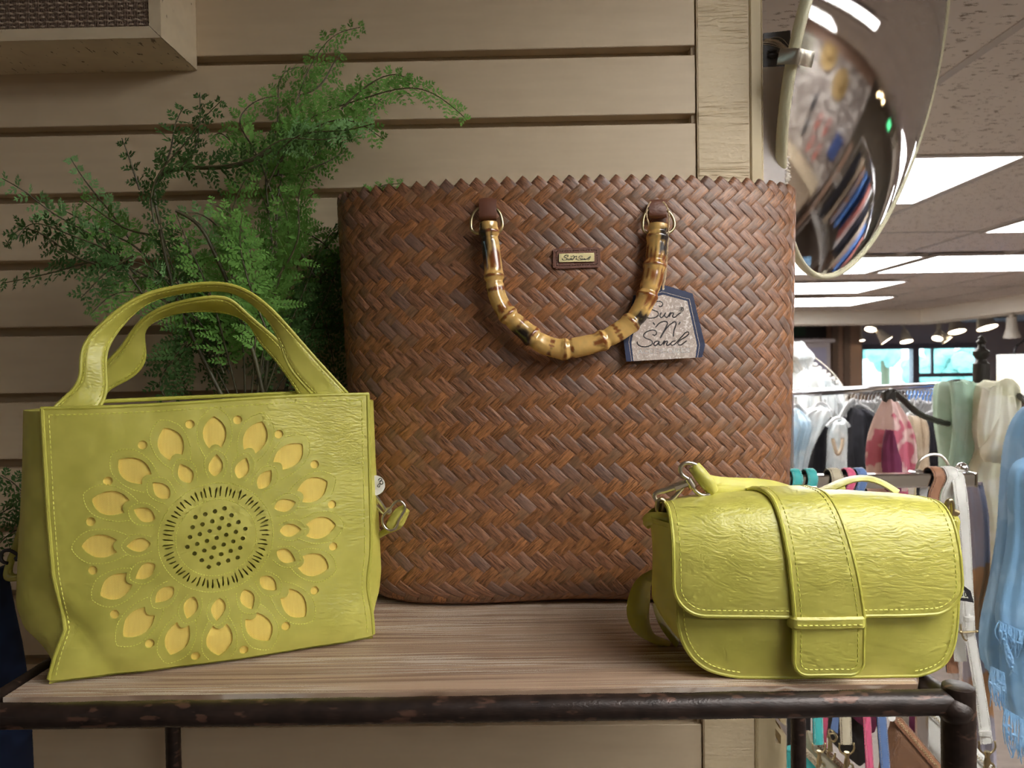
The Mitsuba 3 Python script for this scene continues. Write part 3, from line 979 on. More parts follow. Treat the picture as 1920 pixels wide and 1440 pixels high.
rf = np.random.default_rng(11)
holes, outl_out, outl_in = [], [], []
put = lambda g, a: affinity.translate(affinity.scale(affinity.rotate(g, math.degrees(a), origin=(0, 0)), 1, RY, origin=(0, 0)), FXc, FZc)
for k in range(16):
    a = 2 * PI * k / 16 + rf.normal(0, .012)
    s = rf.uniform(.97, 1.03)
    sk = rf.normal(0, .02)
    g = affinity.skew(leafy(.0680 * s, .0925 * s, .0182 * rf.uniform(.93, 1.05), .0030), xs=rf.normal(0, 5), origin=(0, .08))
    holes.append(put(g, a))
    outl_out.append((a, .0525, .0995 * s))
    a2 = a + rf.normal(0, .015)
    holes.append(put(affinity.skew(seed(.0465, .0632, .0105), xs=rf.normal(0, 7), origin=(0, .055)), a2))
    outl_in.append((a2, .043, .0668))
    a3 = a + PI / 16
    holes.append(put(affinity.translate(Point(0, 0).buffer(.0033, 10), 0, .0895 + rf.normal(0, .0006)), a3))
nt = 62
for k in range(nt):
    a = 2 * PI * k / nt + rf.normal(0, .012)
    l = rf.uniform(.0055, .0085)
    m_ = .0352 + rf.normal(0, .0004)
    holes.append(put(affinity.rotate(Polygon([(-.00028, m_ - l / 2), (.00028, m_ - l / 2), (.00075, m_ + l * .3), (0, m_ + l / 2), (-.00075, m_ + l * .2)]), rf.normal(0, 7), origin=(0, m_)), a))
for i in range(-6, 7):
    for j in range(-6, 7):
        x, y = .0075 * (i + .5 * (j % 2)) * .95, .0066 * j
        x, y = x * math.cos(.22) - y * math.sin(.22), x * math.sin(.22) + y * math.cos(.22)
        if math.hypot(x, y) < .0245:
            holes.append(affinity.translate(Point(0, 0).buffer(.00165, 8), FXc + x, FZc + y * RY))
front = Polygon([(0, .003), (WB, .003), (WB, HB), (0, HB)])
from shapely import union_all
front = front.difference(union_all(holes))
TH = .0013
fm = sheet(front, TH, lambda x, y, d: hbw(x, y, d), .0036)
part(hb, 'front_panel', fm, 'm_lime', 35, label='front panel cut through with a sunflower of petals, slits and dots')
gx, gz = np.meshgrid(np.linspace(.012, WB - .012, 90), np.linspace(.006, HB - .008, 80))
cv = grid(hbw(gx.ravel(), gz.ravel(), np.full(gx.size, -.0002)).reshape(80, 90, 3))
cvc = cv.triangles_center if False else None
fcx, fcz = gx.ravel()[cv.faces].mean(1), gz.ravel()[cv.faces].mean(1)
cv.update_faces(np.hypot(fcx - FXc, fcz - FZc) > .0450)
part(hb, 'canvas_backing', cv, 'm_canvas', True, uv=np.stack([gx.ravel(), gz.ravel()], 1), label='yellow canvas seen through the cut-outs')
# body behind the front panel
zz = np.concatenate([np.linspace(.0, .012, 5), np.linspace(.018, HB - .002, 40)])
EO = lambda z: np.interp(z, [0, .010, .02, .033, .05, .09, .15, .2], [.001, .004, .0125, .024, .029, .027, .023, .021])
rings = []
for z in zz:
    e = float(EO(z))
    fr_l, fr_r = hbw(np.array([0.0005]), np.array([z]), np.array([-.0003]))[0], hbw(np.array([WB - .0005]), np.array([z]), np.array([-.0003]))[0]
    Bp = lambda x, d: BL + ex * x + ein * d + np.array([0, 0, z])
    lean = .006 * z / HB
    shl = float(np.interp(z, [a for a, _ in SEAM], [b for _, b in SEAM]))
    c0, c1 = min(1, z / .012 + .25), 1.0
    d2 = DB * c0
    ctrl = [fr_l, Bp(shl - e * .55, .012 + lean), Bp(-e, d2 * .42 + lean), Bp(-e * .8 + .002, d2 * .75 + lean), Bp(.004, d2 + lean), Bp(WB * .5, d2 + .006 + lean), Bp(WB - .004, d2 + lean), Bp(WB + e * .35, d2 * .7 + lean), Bp(WB + e * .45, d2 * .4 + lean), Bp(WB + e * .25, .012 + lean), fr_r]
    c = spline(ctrl, 90)
    inner = hbw(np.linspace(WB - .004, .004, 40), np.full(40, z), np.full(40, -.0034))
    rings.append(np.vstack([c, inner]))
body = skin(np.array(rings), caps=True)
bv = body.vertices
body.vertices = bv
part(hb, 'body', body, 'm_lime', 40)
# seam piping, top hem, base edge
zs_ = np.linspace(.004, HB, 70)
for x0, nm_ in ((.0, 'left'), (WB, 'right')):
    c = hbw(np.full(70, x0), zs_, np.full(70, .0008))
    part(hb, 'piping', tube(c, .0017, 8), 'm_lime_edge')
xs_ = np.linspace(-.001, WB + .001, 90)
part(hb, 'piping', tube(hbw(xs_, np.full(90, HB), np.full(90, .0006)), .0016, 8), 'm_lime_edge')
bk = np.array([BL + ex * x + ein * (DB + .012) + np.array([0, 0, HB + .001 + .0045 * x / WB]) for x in np.linspace(.006, WB - .009, 30)])
bk += ein * (.004 * np.sin(np.linspace(0, PI, 30)))[:, None]
part(hb, 'piping', tube(bk, .0018, 8), 'm_lime_edge')
zip_c = np.array([BL + ex * x + ein * DB * .55 + np.array([0, 0, HB - .002]) for x in np.linspace(.006, WB - .006, 30)])
part(hb, 'zip_strip', ribbon(zip_c - ein * .012, zip_c + ein * .012, .002, 30), 'm_lime')
st_l = [hbw(np.full(80, .0042), np.linspace(.006, HB - .004, 80), np.full(80, TH + .0001)), hbw(np.full(80, WB - .0055), np.linspace(.006, HB - .004, 80), np.full(80, TH + .0001))]
st_n = [hbn(np.full(80, .0042), np.linspace(.006, HB - .004, 80)), hbn(np.full(80, WB - .0055), np.linspace(.006, HB - .004, 80))]
sts = [stitches(a, b, .0037, .0028, .00042) for a, b in zip(st_l, st_n)]
xr_ = np.linspace(.004, WB - .004, 100)
sts.append(stitches(hbw(xr_, np.full(100, HB - .0048), np.full(100, TH + .0001)), hbn(xr_, np.full(100, HB - .0048)), .0037, .0028, .00042))


def pst(pts2, pitch=.0021, ln=.0015, r=.00036):
    p2 = np.array(pts2)
    p2 = p2[p2[:, 1] > .0045]
    return stitches(hbw(p2[:, 0], p2[:, 1], np.full(len(p2), TH + .0001)), hbn(p2[:, 0], p2[:, 1]), pitch, ln, r)


def loc(a, pts):
    g = put(LineString(pts), a)
    return np.array(g.coords)


for a, r0, r1 in outl_out:
    t = np.linspace(0, 1, 30)
    y = r0 + (r1 - r0) * t
    hw = .0126 * np.sin(PI / 2 * np.clip(t * 1.75, 0, 1)) ** .9 * np.where(t > .62, np.cos(PI / 2 * np.clip((t - .62) / .38, 0, 1) ** 1.3), 1) ** .75
    for s in (-1, 1):
        keep = y > .0665 - .0 * s
        keep = (np.hypot(hw, y) > .062)
        q = loc(a, list(zip(s * hw[keep], y[keep])))
        sts.append(pst(q))
for a, r0, r1 in outl_in:
    t = np.linspace(0.1, 1, 24)
    y = r0 + (r1 - r0) * t
    hw = .0084 * np.sin(PI / 2 * np.clip(.3 + t * 1.1, 0, 1)) * np.where(t > .5, np.cos(PI / 2 * np.clip((t - .5) / .5, 0, 1) ** 1.4), 1) ** .75
    for s in (-1, 1):
        q = loc(a, list(zip(s * hw, y)))
        sts.append(pst(q))
for r in (.0290, .0415):
    q = np.array([(FXc + r * math.cos(t), FZc + RY * r * math.sin(t)) for t in np.linspace(0, 2 * PI, 160)])
    sts.append(pst(q))
part(hb, 'stitching', cat_(sts), 'm_lime_thread', False, label='pale thread stitching along seams and petals', )
lab(hb + '__stitching', kind='stuff')
# handles
DF = lambda u: np.interp(u, [28, 712], [.520, .603])
CRH = lambda L: [(x / 2.743, 500 + y / 2.743) for x, y in L]


def handle(outer, inner, o0, o1, name, under=0):
    a = np.array(CRH(outer), float)
    b = np.array(CRH(inner), float)
    ta, tb_ = np.linspace(0, 1, len(a)), np.linspace(0, 1, len(b))
    A = P(a[:, 0], a[:, 1], DF(a[:, 0]) + np.interp(ta, [0, .5, 1], o0))
    B = P(b[:, 0], b[:, 1], DF(b[:, 0]) + np.interp(tb_, [0, .5, 1], o1))
    A, B = spline(A, 110), spline(B, 110)
    k = part(hb, 'handle', ribbon(A, B, .0042, raw=True, across=9, wob=.0012, seed=under), 'm_lime', 50)
    C = np.cross(np.gradient((A + B) / 2, axis=0), B - A)
    C /= np.linalg.norm(C, axis=1, keepdims=True)
    if (C[:, 1].mean()) > 0:
        C = -C
    s_ = []
    for w in (.11, .89):
        L = A + (B - A) * w
        s_.append(stitches(L + C * .0019, C, .0034, .0026, .0004))
        s_.append(stitches(L - C * .0019, -C, .0034, .0026, .0004))
    part(k, 'stitching', cat_(s_), 'm_lime_thread', False)
    for E_ in (A, B):
        part(k, 'edge', tube(E_, .0015, 8), 'm_lime_edge')


handle([(275, 735), (300, 705), (400, 598), (418, 480), (440, 395), (520, 300), (700, 165), (900, 105), (1090, 85), (1220, 105), (1350, 180), (1480, 310), (1620, 470), (1780, 645), (1800, 668)],
       [(500, 735), (522, 700), (542, 640), (541, 470), (560, 400), (610, 320), (700, 225), (800, 165), (950, 130), (1100, 119), (1200, 132), (1330, 215), (1405, 310), (1445, 400), (1500, 530), (1610, 660), (1630, 690)],
       (.010, .022, .008), (.010, .040, .008), 'front')
handle([(470, 735), (480, 640), (545, 500), (620, 420), (690, 320), (780, 240), (880, 195), (1050, 160), (1170, 165), (1240, 215), (1300, 270), (1420, 375), (1500, 480), (1600, 640), (1630, 700)],
       [(520, 735), (550, 640), (640, 585), (725, 515), (744, 440), (742, 330), (800, 275), (950, 230), (1100, 228), (1200, 245), (1280, 290), (1330, 370), (1420, 480), (1545, 660), (1570, 700)],
       (.088, .060, .078), (.088, .080, .078), 'rear', 3)

# shoulder strap ends on both sides of the handbag
ks = part(hb, 'side_strap', ribbon([P(38, 970, .60), P(20, 1030, .597), P(6, 1084, .594), P(28, 1090, .588), P(50, 1088, .585)], [P(46, 985, .60), P(36, 1030, .597), P(24, 1070, .594), P(34, 1076, .588), P(52, 1064, .585)], .004, 40), 'm_lime', 50)
q = [(14, 1056), (4, 1052), (2, 1042), (6, 1034), (18, 1032), (30, 1038), (42, 1046)]
part(ks, 'ring', tube([P(u, v, .586) for u, v in q], .0014, 10, n=50), 'm_dark_metal', label='dark metal ring')
part(ks, 'snap_hook', cat_([tube([P(30, 1048, .585), P(44, 1040, .585), P(46, 1018, .586)], .0022, 10, n=20), ball(P(40, 1047, .585), .0034, 2)]), 'm_dark_metal', label='dark metal hook')
kr = part(hb, 'side_strap', ribbon([P(700, 1003, .622), P(722, 990, .619), P(738, 975, .614), P(756, 950, .612)], [P(704, 1015, .622), P(730, 1000, .619), P(752, 990, .614), P(768, 958, .612)], .0045, 30), 'm_lime', 50, label='rolled lime strap end with a nickel ring')
part(kr, 'rolled_end', tube([P(731, 988, .611), P(740, 975, .611), P(752, 960, .611), P(761, 955, .611)], [.0040, .0052, .0052, .0042], 16, n=24), 'm_lime', 40)
part(kr, 'ring', tube([P(u, v, .606) for u, v in [(730, 955), (738, 945), (748, 939), (757, 945), (759, 955), (748, 975), (742, 990), (730, 994), (719, 985), (717, 972), (722, 962)]], .0011, 10, n=80, closed=True), 'm_nickel', label='nickel ring')
part(kr, 'snap_hook', cat_([ribbon([P(706, 926, .616), P(727, 956, .611)], [P(703, 934, .616), P(722, 961, .611)], .003, 8), ball(P(729, 958, .608), .0028, 2, (1, .8, 1.2)), tube([P(704, 945, .616), P(714, 958, .614), P(722, 966, .611)], .0014, 8, n=12)]), 'm_nickel', label='nickel snap hook')
stk = nm('price_sticker')
lab(stk, 'round white price sticker with handwriting, peeking out behind the right edge of the flower handbag', 'sticker')
sc, sr = P(703, 910, .612), .0085 * .612 / .6
part(stk, 'disc', lathe([(0, .0006), (sr, .0006), (sr, 0), (0, 0)], 36, axis=(.2, -1, 0), origin=sc), pbr('m_paper', (.78, .78, .76), .6), False)
part(stk, 'handwriting', script([[(709, 901), (713, 897), (716, 899), (712, 904), (714, 908), (718, 906), (716, 902), (711, 902)], [(714, 906), (710, 908), (708, 912), (711, 913), (712, 909)]], lambda x, y: P(x, y, .6095), .00030), 'm_ink', False)

# ================================================================ lime flap bag
cb = nm('crossbody_bag')
lab(cb, 'small lime green flap bag with a centre strap, at the right end of the shelf', 'bag')
CB0, CB1 = PZ(1345, 1268, ZS), PZ(1700, 1266, ZS)
cex = CB1 - CB0
cex /= np.linalg.norm(cex)
cin = np.array([-cex[1], cex[0], 0])
DC = CB0[1]
cx = lambda u, v, D=None: float((P(u, v, DC if D is None else D) - CB0) @ cex)
DCB = .066
X0, X1 = cx(1258, 1100), cx(1790, 1100)
WC = X1 - X0
pol = lambda px: [(cx(u, v), float(P(u, v, DC)[2] - ZS)) for u, v in px]


def cbw(x, z, off):
    """x along the bag from CB0, z above the shelf, off outward (toward the viewer)."""
    x, z = np.asarray(x, float), np.asarray(z, float)
    s = np.clip((x - X0) / WC, 0, 1)
    b = .010 * (np.sin(PI * s) ** .6) * np.sin(PI * np.clip(z / .115 * .85 + .1, 0, 1)) ** .8
    b = b + .0025 * (meshkit.fbm(np.stack([x * 26, z * 30, 0 * x], -1), 3, 8) - .5) * np.clip(6 * s, 0, 1) * np.clip(6 * (1 - s), 0, 1)
    o = off + b
    return CB0 + cex * x[:, None] - cin * o[:, None] + np.array([0, 0, 1.0]) * (z + .001)[:, None]


bpx = [(1262, 985), (1270, 1050), (1269, 1130), (1272, 1180), (1285, 1215), (1303, 1238), (1330, 1255), (1380, 1266), (1460, 1271), (1580, 1271), (1680, 1266), (1730, 1255), (1758, 1240), (1776, 1210), (1784, 1165), (1788, 1100), (1789, 1030), (1782, 975)]
bout = spline(pol(bpx), 120)
bout[:, 1] = np.maximum(bout[:, 1], 0.0005)
bodyp = Polygon(bout)
cbm = sheet(bodyp, .002, lambda x, y, d: cbw(x, y, d), .006)
part(cb, 'front_panel', cbm, 'm_lime', 35)
dd = np.linspace(-.0005, DCB, 14)
front_l = cbw(bout[:, 0], bout[:, 1], np.zeros(len(bout)))
cen = np.array([(X0 + X1) / 2, .08])
gs = []
for d in dd:
    f = d / DCB
    pinch = .014 * math.sin(PI * f) ** .8 - .002 * f
    w = np.clip((bout[:, 1] - .015) / .03, 0, 1)
    sgn = np.where(bout[:, 0] < cen[0], -1, 1)
    xo = bout[:, 0] + sgn * (pinch) * w * 0.9
    back = CB0 + cex * xo[:, None] + cin * d + np.array([0, 0, 1.0]) * (bout[:, 1] + .001)[:, None]
    gs.append(front_l * (1 - min(1, f * 4)) + back * min(1, f * 4) if f < .25 else back)
gm = grid(np.array(gs))
scene_gusset = part(cb, 'gusset', gm, 'm_lime', 40)
back_c = gs[-1]
part(cb, 'back_panel', tm(np.vstack([back_c, back_c.mean(0)]), [[i, i + 1, len(back_c)] for i in range(len(back_c) - 1)]), 'm_lime', 40)
topl = np.array([gs[k][0] for k in range(14)])
topr = np.array([gs[k][-1] for k in range(14)])
part(cb, 'top_panel', ribbon(topl - [0, 0, .004], topr - [0, 0, .004], .002, raw=True, across=30), 'm_lime', 40)
ed = cbw(bout[:, 0], bout[:, 1], np.full(len(bout), .0010))
part(cb, 'piping', tube(ed, .0016, 8), 'm_lime_edge')
ins = np.array(bodyp.buffer(-.0042).exterior.coords)
ins = ins[ins[:, 1] < .095]
k0 = int(np.argmax(np.linalg.norm(np.diff(ins, axis=0), axis=1)))
ins = np.vstack([ins[k0 + 1:], ins[:k0 + 1]])
fn_ = np.array([0, -1.0, 0])
_L = LineString(ins)
ins = np.array([_L.interpolate(t).coords[0] for t in np.linspace(0, _L.length, 240)])
ins_p = cbw(ins[:, 0], ins[:, 1], np.full(len(ins), .0022))
ins_n = np.cross(cbw(ins[:, 0] + .002, ins[:, 1], np.zeros(len(ins))) - cbw(ins[:, 0] - .002, ins[:, 1], np.zeros(len(ins))), cbw(ins[:, 0], ins[:, 1] + .002, np.zeros(len(ins))) - cbw(ins[:, 0], ins[:, 1] - .002, np.zeros(len(ins))))
ins_n /= np.linalg.norm(ins_n, axis=1, keepdims=True)
csts = [stitches(ins_p + ins_n * .0006, ins_n, .0035, .0027, .00042)]
# flap: unrolled coordinate s from the back edge over the top and down the front
FP = np.array([(-.066, .108), (-.060, .118), (-.045, .1245), (-.022, .1270), (-.004, .1235), (.006, .112), (.0105, .098), (.0130, .080), (.0135, .062), (.0130, .050), (.0120, .030), (.0110, .008)])   # (outward, z)
fcs = spline(FP, 240)
fs = np.concatenate([[0], np.cumsum(np.hypot(*np.diff(fcs, axis=0).T))])
z2s = lambda z: float(np.interp(-z, -fcs[60:, 1], fs[60:]))
HEMZ = .0485


def flw(x, s, off):
    x, s = np.asarray(x, float), np.asarray(s, float)
    o, z = np.interp(s, fs, fcs[:, 0]), np.interp(s, fs, fcs[:, 1])
    do, dz = np.gradient(fcs[:, 0], fs), np.gradient(fcs[:, 1], fs)
    no, nz = np.interp(s, fs, -dz), np.interp(s, fs, do)
    l = np.hypot(no, nz)
    no, nz = no / l, nz / l
    sx = np.clip((x - X0) / WC, 0, 1)
    fr = np.clip((.12 - z) / .03, 0, 1)
    b = .0060 * (np.sin(PI * sx) ** .6 - .5) * fr + .0016 * (meshkit.fbm(np.stack([x * 40, s * 40, 0 * x], -1), 3, 12) - .5) - .004 * (np.abs(sx - .5) * 2) ** 3 * (1 - fr)
    return CB0 + cex * x[:, None] - cin * (o + no * (off + b))[:, None] + np.array([0, 0, 1.0]) * (z + nz * (off + b) - .0035 * (1 - fr) * (np.abs(sx - .5) * 2) ** 2 + .001)[:, None]


sh_ = z2s(HEMZ)
FX0, FX1 = cx(1266, 1100, DC - .013) - .0005, cx(1797, 1100, DC - .013)
rcf = .021
arc = [(FX1 - rcf + rcf * math.cos(t), sh_ - rcf + rcf * math.sin(t)) for t in np.linspace(0, PI / 2, 10)] + [(FX0 + rcf - rcf * math.sin(t), sh_ - rcf + rcf * math.cos(t)) for t in np.linspace(0, PI / 2, 10)]
flp = Polygon([(FX0 + .003, 0), (FX1 - .004, 0)] + [(FX1 - .0015, .06)] + arc + [(FX0 + .001, .06)])
flp = flp.buffer(.002).buffer(-.002)
flk = part(cb, 'flap', sheet(flp, .0022, lambda x, y, d: flw(x, y, d), .0045), 'm_lime', 35, label='front flap')
fe = np.array(flp.exterior.coords)
fe = np.vstack([np.array(LineString(fe).interpolate(t).coords[0]) for t in np.linspace(0, LineString(fe).length, 260)])
part(flk, 'edge', tube(flw(fe[:, 0], fe[:, 1], np.full(260, .0011)), .0017, 8), 'm_lime_edge')


def fl_st(poly_in, off, pitch=.0036, ln=.0028, smin=.02):
    c = np.array(poly_in.exterior.coords)
    L = LineString(c)
    c = np.array([L.interpolate(t).coords[0] for t in np.linspace(0, L.length, 300)])
    out = []
    keep = c[:, 1] > smin
    idx = np.where(keep)[0]
    if len(idx) == 0:
        return []
    for run in np.split(idx, np.where(np.diff(idx) > 1)[0] + 1):
        if len(run) > 4:
            p_ = flw(c[run, 0], c[run, 1], np.full(len(run), off))
            p2_ = flw(c[run, 0], c[run, 1], np.full(len(run), off + .001))
            out.append(stitches(p_, p2_ - p_, pitch, ln, .00042))
    return out


csts += fl_st(flp.buffer(-.0044), .0023)
# centre strap on the flap
TX0, TX1 = cx(1442, 930, DC + .01), cx(1546, 930, DC + .01)
BX0, BX1 = cx(1484, 1150, DC - .015), cx(1611, 1150, DC - .015)
s_top, s_end = 0.0, z2s(.0065)
s_ref = float(np.interp(.5, [0, 1], [0, 1]))
s_a = .072
lin = lambda s, a, b: a + (b - a) * np.clip((s - s_a) / (sh_ - s_a), -.3, 1.0)
rs = .009
ss = np.linspace(0, s_end - rs, 24)
Ls = [(float(lin(s, TX0, BX0)), s) for s in ss]
Rs = [(float(lin(s, TX1, BX1)), s) for s in ss]
lx, rx = Ls[-1][0], Rs[-1][0]
car = [(lx + rs - rs * math.cos(t), s_end - rs + rs * math.sin(t)) for t in np.linspace(0, PI / 2, 8)] + [(rx - rs + rs * math.sin(t), s_end - rs + rs * math.cos(t)) for t in np.linspace(0, PI / 2, 8)]
cst = Polygon(Ls + car + Rs[::-1]).buffer(0)
csk = part(cb, 'closing_strap', sheet(cst, .0026, lambda x, y, d: flw(x, y, .0026 + d), .0045), 'm_lime', 35, label='centre strap running down over the flap')
ce = np.array([LineString(cst.exterior.coords).interpolate(t).coords[0] for t in np.linspace(0, cst.exterior.length, 240)])
part(csk, 'edge', tube(flw(ce[:, 0], ce[:, 1], np.full(240, .0040)), .0017, 8), 'm_lime_edge')
csts += fl_st(cst.buffer(-.0042), .0054)
# loop bar
sb = z2s(.0455)
lbx0, lbx1 = cx(1481, 1168, DC - .018), cx(1615, 1168, DC - .018)
xx = np.linspace(lbx0 - .0005, lbx1 + .0005, 40)
lift = .0062 * np.clip(np.minimum(xx - xx[0], xx[-1] - xx) / .002, 0, 1) ** .5
bar = ribbon(flw(xx, np.full(40, sb - .0046), lift), flw(xx, np.full(40, sb + .0046), lift), .0032, raw=True, across=7, crown=.0004)
lbk = part(cb, 'loop', bar, 'm_lime', 40, label='narrow loop holding the strap end')
csts.append(stitches(flw(xx[2:-2], np.full(36, sb + .0005), lift[2:-2] + .0022), fn_, .0036, .0028, .00042))
lab(part(cb, 'stitching', cat_(csts), 'm_lime_thread', False), kind='stuff')
# left: ring tab, D-ring, swivel clasp, strap
part(cb, 'ring_tab', ribbon([P(1213, 972, .556), P(1209, 966, .552), P(1216, 961, .546), P(1238, 960, .536), P(1266, 964, .526)], [P(1216, 992, .553), P(1212, 988, .548), P(1219, 985, .541), P(1240, 984, .531), P(1268, 986, .522)], .006, 40, crown=.001), 'm_lime', 50)
part(cb, 'ring_tab', ribbon([P(1784, 962, .535), P(1792, 964, .54), P(1797, 970, .55)], [P(1782, 985, .535), P(1790, 992, .54), P(1794, 1000, .55)], .005, 20, crown=.001), 'm_lime', 50)
part(cb, 'ring', tube([P(u, v, d) for u, v, d in [(1234, 962, .540), (1232, 948, .538), (1236, 937, .537), (1243, 938, .537), (1245, 950, .538), (1243, 962, .540)]], .0018, 12, n=50), 'm_antique_brass')
part(cb, 'ring', tube([P(u, v, d) for u, v, d in [(1777, 968, .535), (1774, 955, .533), (1776, 943, .532), (1781, 938, .532), (1785, 946, .533), (1784, 966, .535)]], .0018, 12, n=50), 'm_antique_brass')
part(cb, 'ring', tube([P(1783, 958, .535), P(1794, 962, .537)], .0026, 10, n=6), 'm_antique_brass')
cls = [(1243, 934), (1232, 938), (1227, 930), (1231, 924), (1245, 920), (1262, 914), (1278, 908), (1284, 906)]
part(cb, 'swivel_clasp', cat_([tube([P(u, v, .538) for u, v in cls], [.0016, .0016, .0018, .0020, .0022, .0026, .0028, .0028], 12, n=60), tube([P(1256, 939, .538), P(1266, 930, .538), P(1280, 914, .538)], .0017, 10, n=20), ribbon([P(1262, 909, .536), P(1290, 901, .536)], [P(1268, 922, .536), P(1291, 912, .536)], .004, 12), tube([P(1289, 897, .536), P(1299, 913, .536)], .0030, 12, n=6)]), 'm_nickel', label='nickel swivel clasp')
part(cb, 'ring', tube([P(u, v, .536) for u, v in [(1297, 903), (1285, 895), (1276, 885), (1277, 874), (1286, 868), (1298, 869), (1308, 874), (1322, 900), (1332, 912), (1331, 924), (1320, 929), (1308, 924), (1300, 914)]], .0016, 12, n=100, closed=True), 'm_nickel')
k = part(cb, 'shoulder_strap', tube([P(1301, 873, .538), P(1312, 888, .537), P(1326, 906, .537), P(1337, 922, .538)], [.0046, .0056, .0056, .0044], 18, n=30), 'm_lime', 40, label='rolled end of the shoulder strap')
part(cb, 'shoulder_strap', ribbon([P(1318, 886, .545), P(1345, 893, .555), P(1400, 896, .57), P(1450, 901, .585), P(1492, 914, .60)], [P(1332, 925, .545), P(1345, 930, .552), P(1400, 934, .565), P(1450, 934, .58), P(1496, 938, .595)], .004, 60, wob=.001), 'm_lime', 50, label='shoulder strap lying behind the flap')
part(cb, 'shoulder_strap', ribbon([P(1500, 935, .580), P(1535, 917, .585), P(1570, 902, .592), P(1610, 893, .600), P(1650, 900, .605), P(1685, 920, .605)], [P(1520, 940, .560), P(1550, 925, .562), P(1585, 909, .568), P(1615, 901, .574), P(1650, 908, .578), P(1682, 928, .578)], .004, 60), 'm_lime', 50)
part(cb, 'shoulder_strap', ribbon([P(1496, 922, .575), P(1540, 918, .575), P(1582, 908, .575)], [P(1497, 934, .57), P(1542, 930, .57), P(1586, 918, .57)], .0035, 20), 'm_lime', 50)
part(cb, 'buckle', cat_([tube([P(1492, 922, .572), P(1510, 917, .572), P(1530, 916, .572)], .0016, 8, n=14), tube([P(1527, 912, .572), P(1527, 922, .572)], .0020, 8, n=6)]), 'm_antique_brass')
# loop of strap behind the bag at the left
part(cb, 'shoulder_strap', ribbon([P(1222, 1068, .575), P(1195, 1085, .57), P(1178, 1120, .565), P(1176, 1155, .56), P(1190, 1185, .558), P(1225, 1205, .56), P(1260, 1212, .57)],
                                  [P(1232, 1085, .60), P(1222, 1095, .598), P(1219, 1120, .592), P(1217, 1150, .588), P(1222, 1180, .585), P(1240, 1198, .59), P(1262, 1200, .60)], .004, 70, wob=.001), 'm_lime', 50, label='loop of shoulder strap hanging behind the bag')
part(cb, 'shoulder_strap', ribbon([P(1224, 1132, .590), P(1230, 1158, .575), P(1244, 1185, .567), P(1268, 1215, .562)], [P(1240, 1130, .605), P(1246, 1152, .595), P(1256, 1172, .588), P(1272, 1195, .582)], .004, 40), 'm_lime', 50)
ptk = nm('price_tag')
lab(ptk, 'dark bordered paper price tag sticking out from the right side of the flap bag', 'tag')
tgp = [(1770, 1094), (1808, 1099), (1820, 1108), (1826, 1130), (1770, 1121)]
part(ptk, 'card', sheet(Polygon(tgp), .0006, lambda x, y, d: P(x, y, .520 - d), 0), 'm_ink', False)
part(ptk, 'print_panel', sheet(Polygon([(1772, 1099), (1806, 1104), (1816, 1122), (1772, 1117)]), .0002, lambda x, y, d: P(x, y, .5194 - d), 0), pbr('m_tagpaper', (.60, .60, .55), .6), False)
for dx in (0, 8):
    part(ptk, 'digit', script([[(1801 + dx, 1109), (1804 + dx, 1109.5), (1805 + dx, 1113), (1804.5 + dx, 1117), (1802 + dx, 1117), (1800.5 + dx, 1113), (1801 + dx, 1109)]], lambda x, y: P(x, y + .12 * (x - 1800), .5189), .00024), 'm_ink', False)
part(ptk, 'string', tube([P(1795, 975, .53), P(1797, 1040, .525), P(1799, 1100, .521)], .00035, 6, n=30), 'm_torn')
# ================================================================ wicker framed panel, top left
wf = nm('wicker_wall_frame')
lab(wf, 'cream painted wooden frame with a woven wicker panel, hung high on the slat wall', 'wall frame')


def cream_col(p, n, uv):
    a = fbm(p.x * 60, p.y * 60, p.z * 60, 3)
    s = smoothstep(0.74, 0.80, fbm(p.x * 300, p.y * 120, p.z * 70, 3))
    return mix(mix((0.56, 0.46, 0.32), (0.66, 0.56, 0.40), a), (0.12, 0.075, 0.04), s * .85)


pbr('m_cream_paint', cream_col, 0.5, bump=slat_bump, scale=0.0003, eps=3e-4)
fxr, fzb = on_wall(369, 90)[0], on_wall(300, 134)[1]
FD = .082
fyf = W0 - FD
fxl, fzt = fxr - .62, fzb + .42
lip = .0125


def wf_box(x0, x1, z0, z1):
    return box(x0, x1, fyf, W0 - .0005, z0, z1, .0015)


def miter(pts, y0, y1):
    m_ = trimesh.creation.extrude_polygon(Polygon(pts), y1 - y0, engine='earcut')
    v = m_.vertices
    m_.vertices = np.stack([v[:, 0], y0 + v[:, 2], v[:, 1]], 1)
    return rmap(m_)


g_ = .0004
part(wf, 'bottom_rail', miter([(fxl, fzb), (fxr - g_, fzb), (fxr - lip, fzb + lip - g_), (fxl, fzb + lip - g_)], fyf, W0 - .0005), 'm_cream_paint', 30)
part(wf, 'right_stile', miter([(fxr, fzb + g_), (fxr, fzt), (fxr - lip, fzt), (fxr - lip, fzb + lip)], fyf, W0 - .0005), 'm_cream_paint', 30)
part(wf, 'left_stile', miter([(fxl, fzb + lip), (fxl + lip, fzb + lip), (fxl + lip, fzt), (fxl, fzt)], fyf, W0 - .0005), 'm_cream_paint', 30)
part(wf, 'top_rail', miter([(fxl + lip, fzt - lip), (fxr - lip, fzt - lip), (fxr - lip, fzt), (fxl + lip, fzt)], fyf, W0 - .0005), 'm_cream_paint', 30)
part(wf, 'backing', rmap(box(fxl + lip, fxr - lip, fyf + .008, fyf + .012, fzb + lip, fzt - lip)), pbr('m_wick_back', (.05, .035, .025), .8), False)


def wick(p, n, uv):
    g = fbm(p.x * 500, p.y * 500, p.z * 500, 3)
    return mix((0.16, 0.115, 0.085), (0.50, 0.40, 0.31), g)


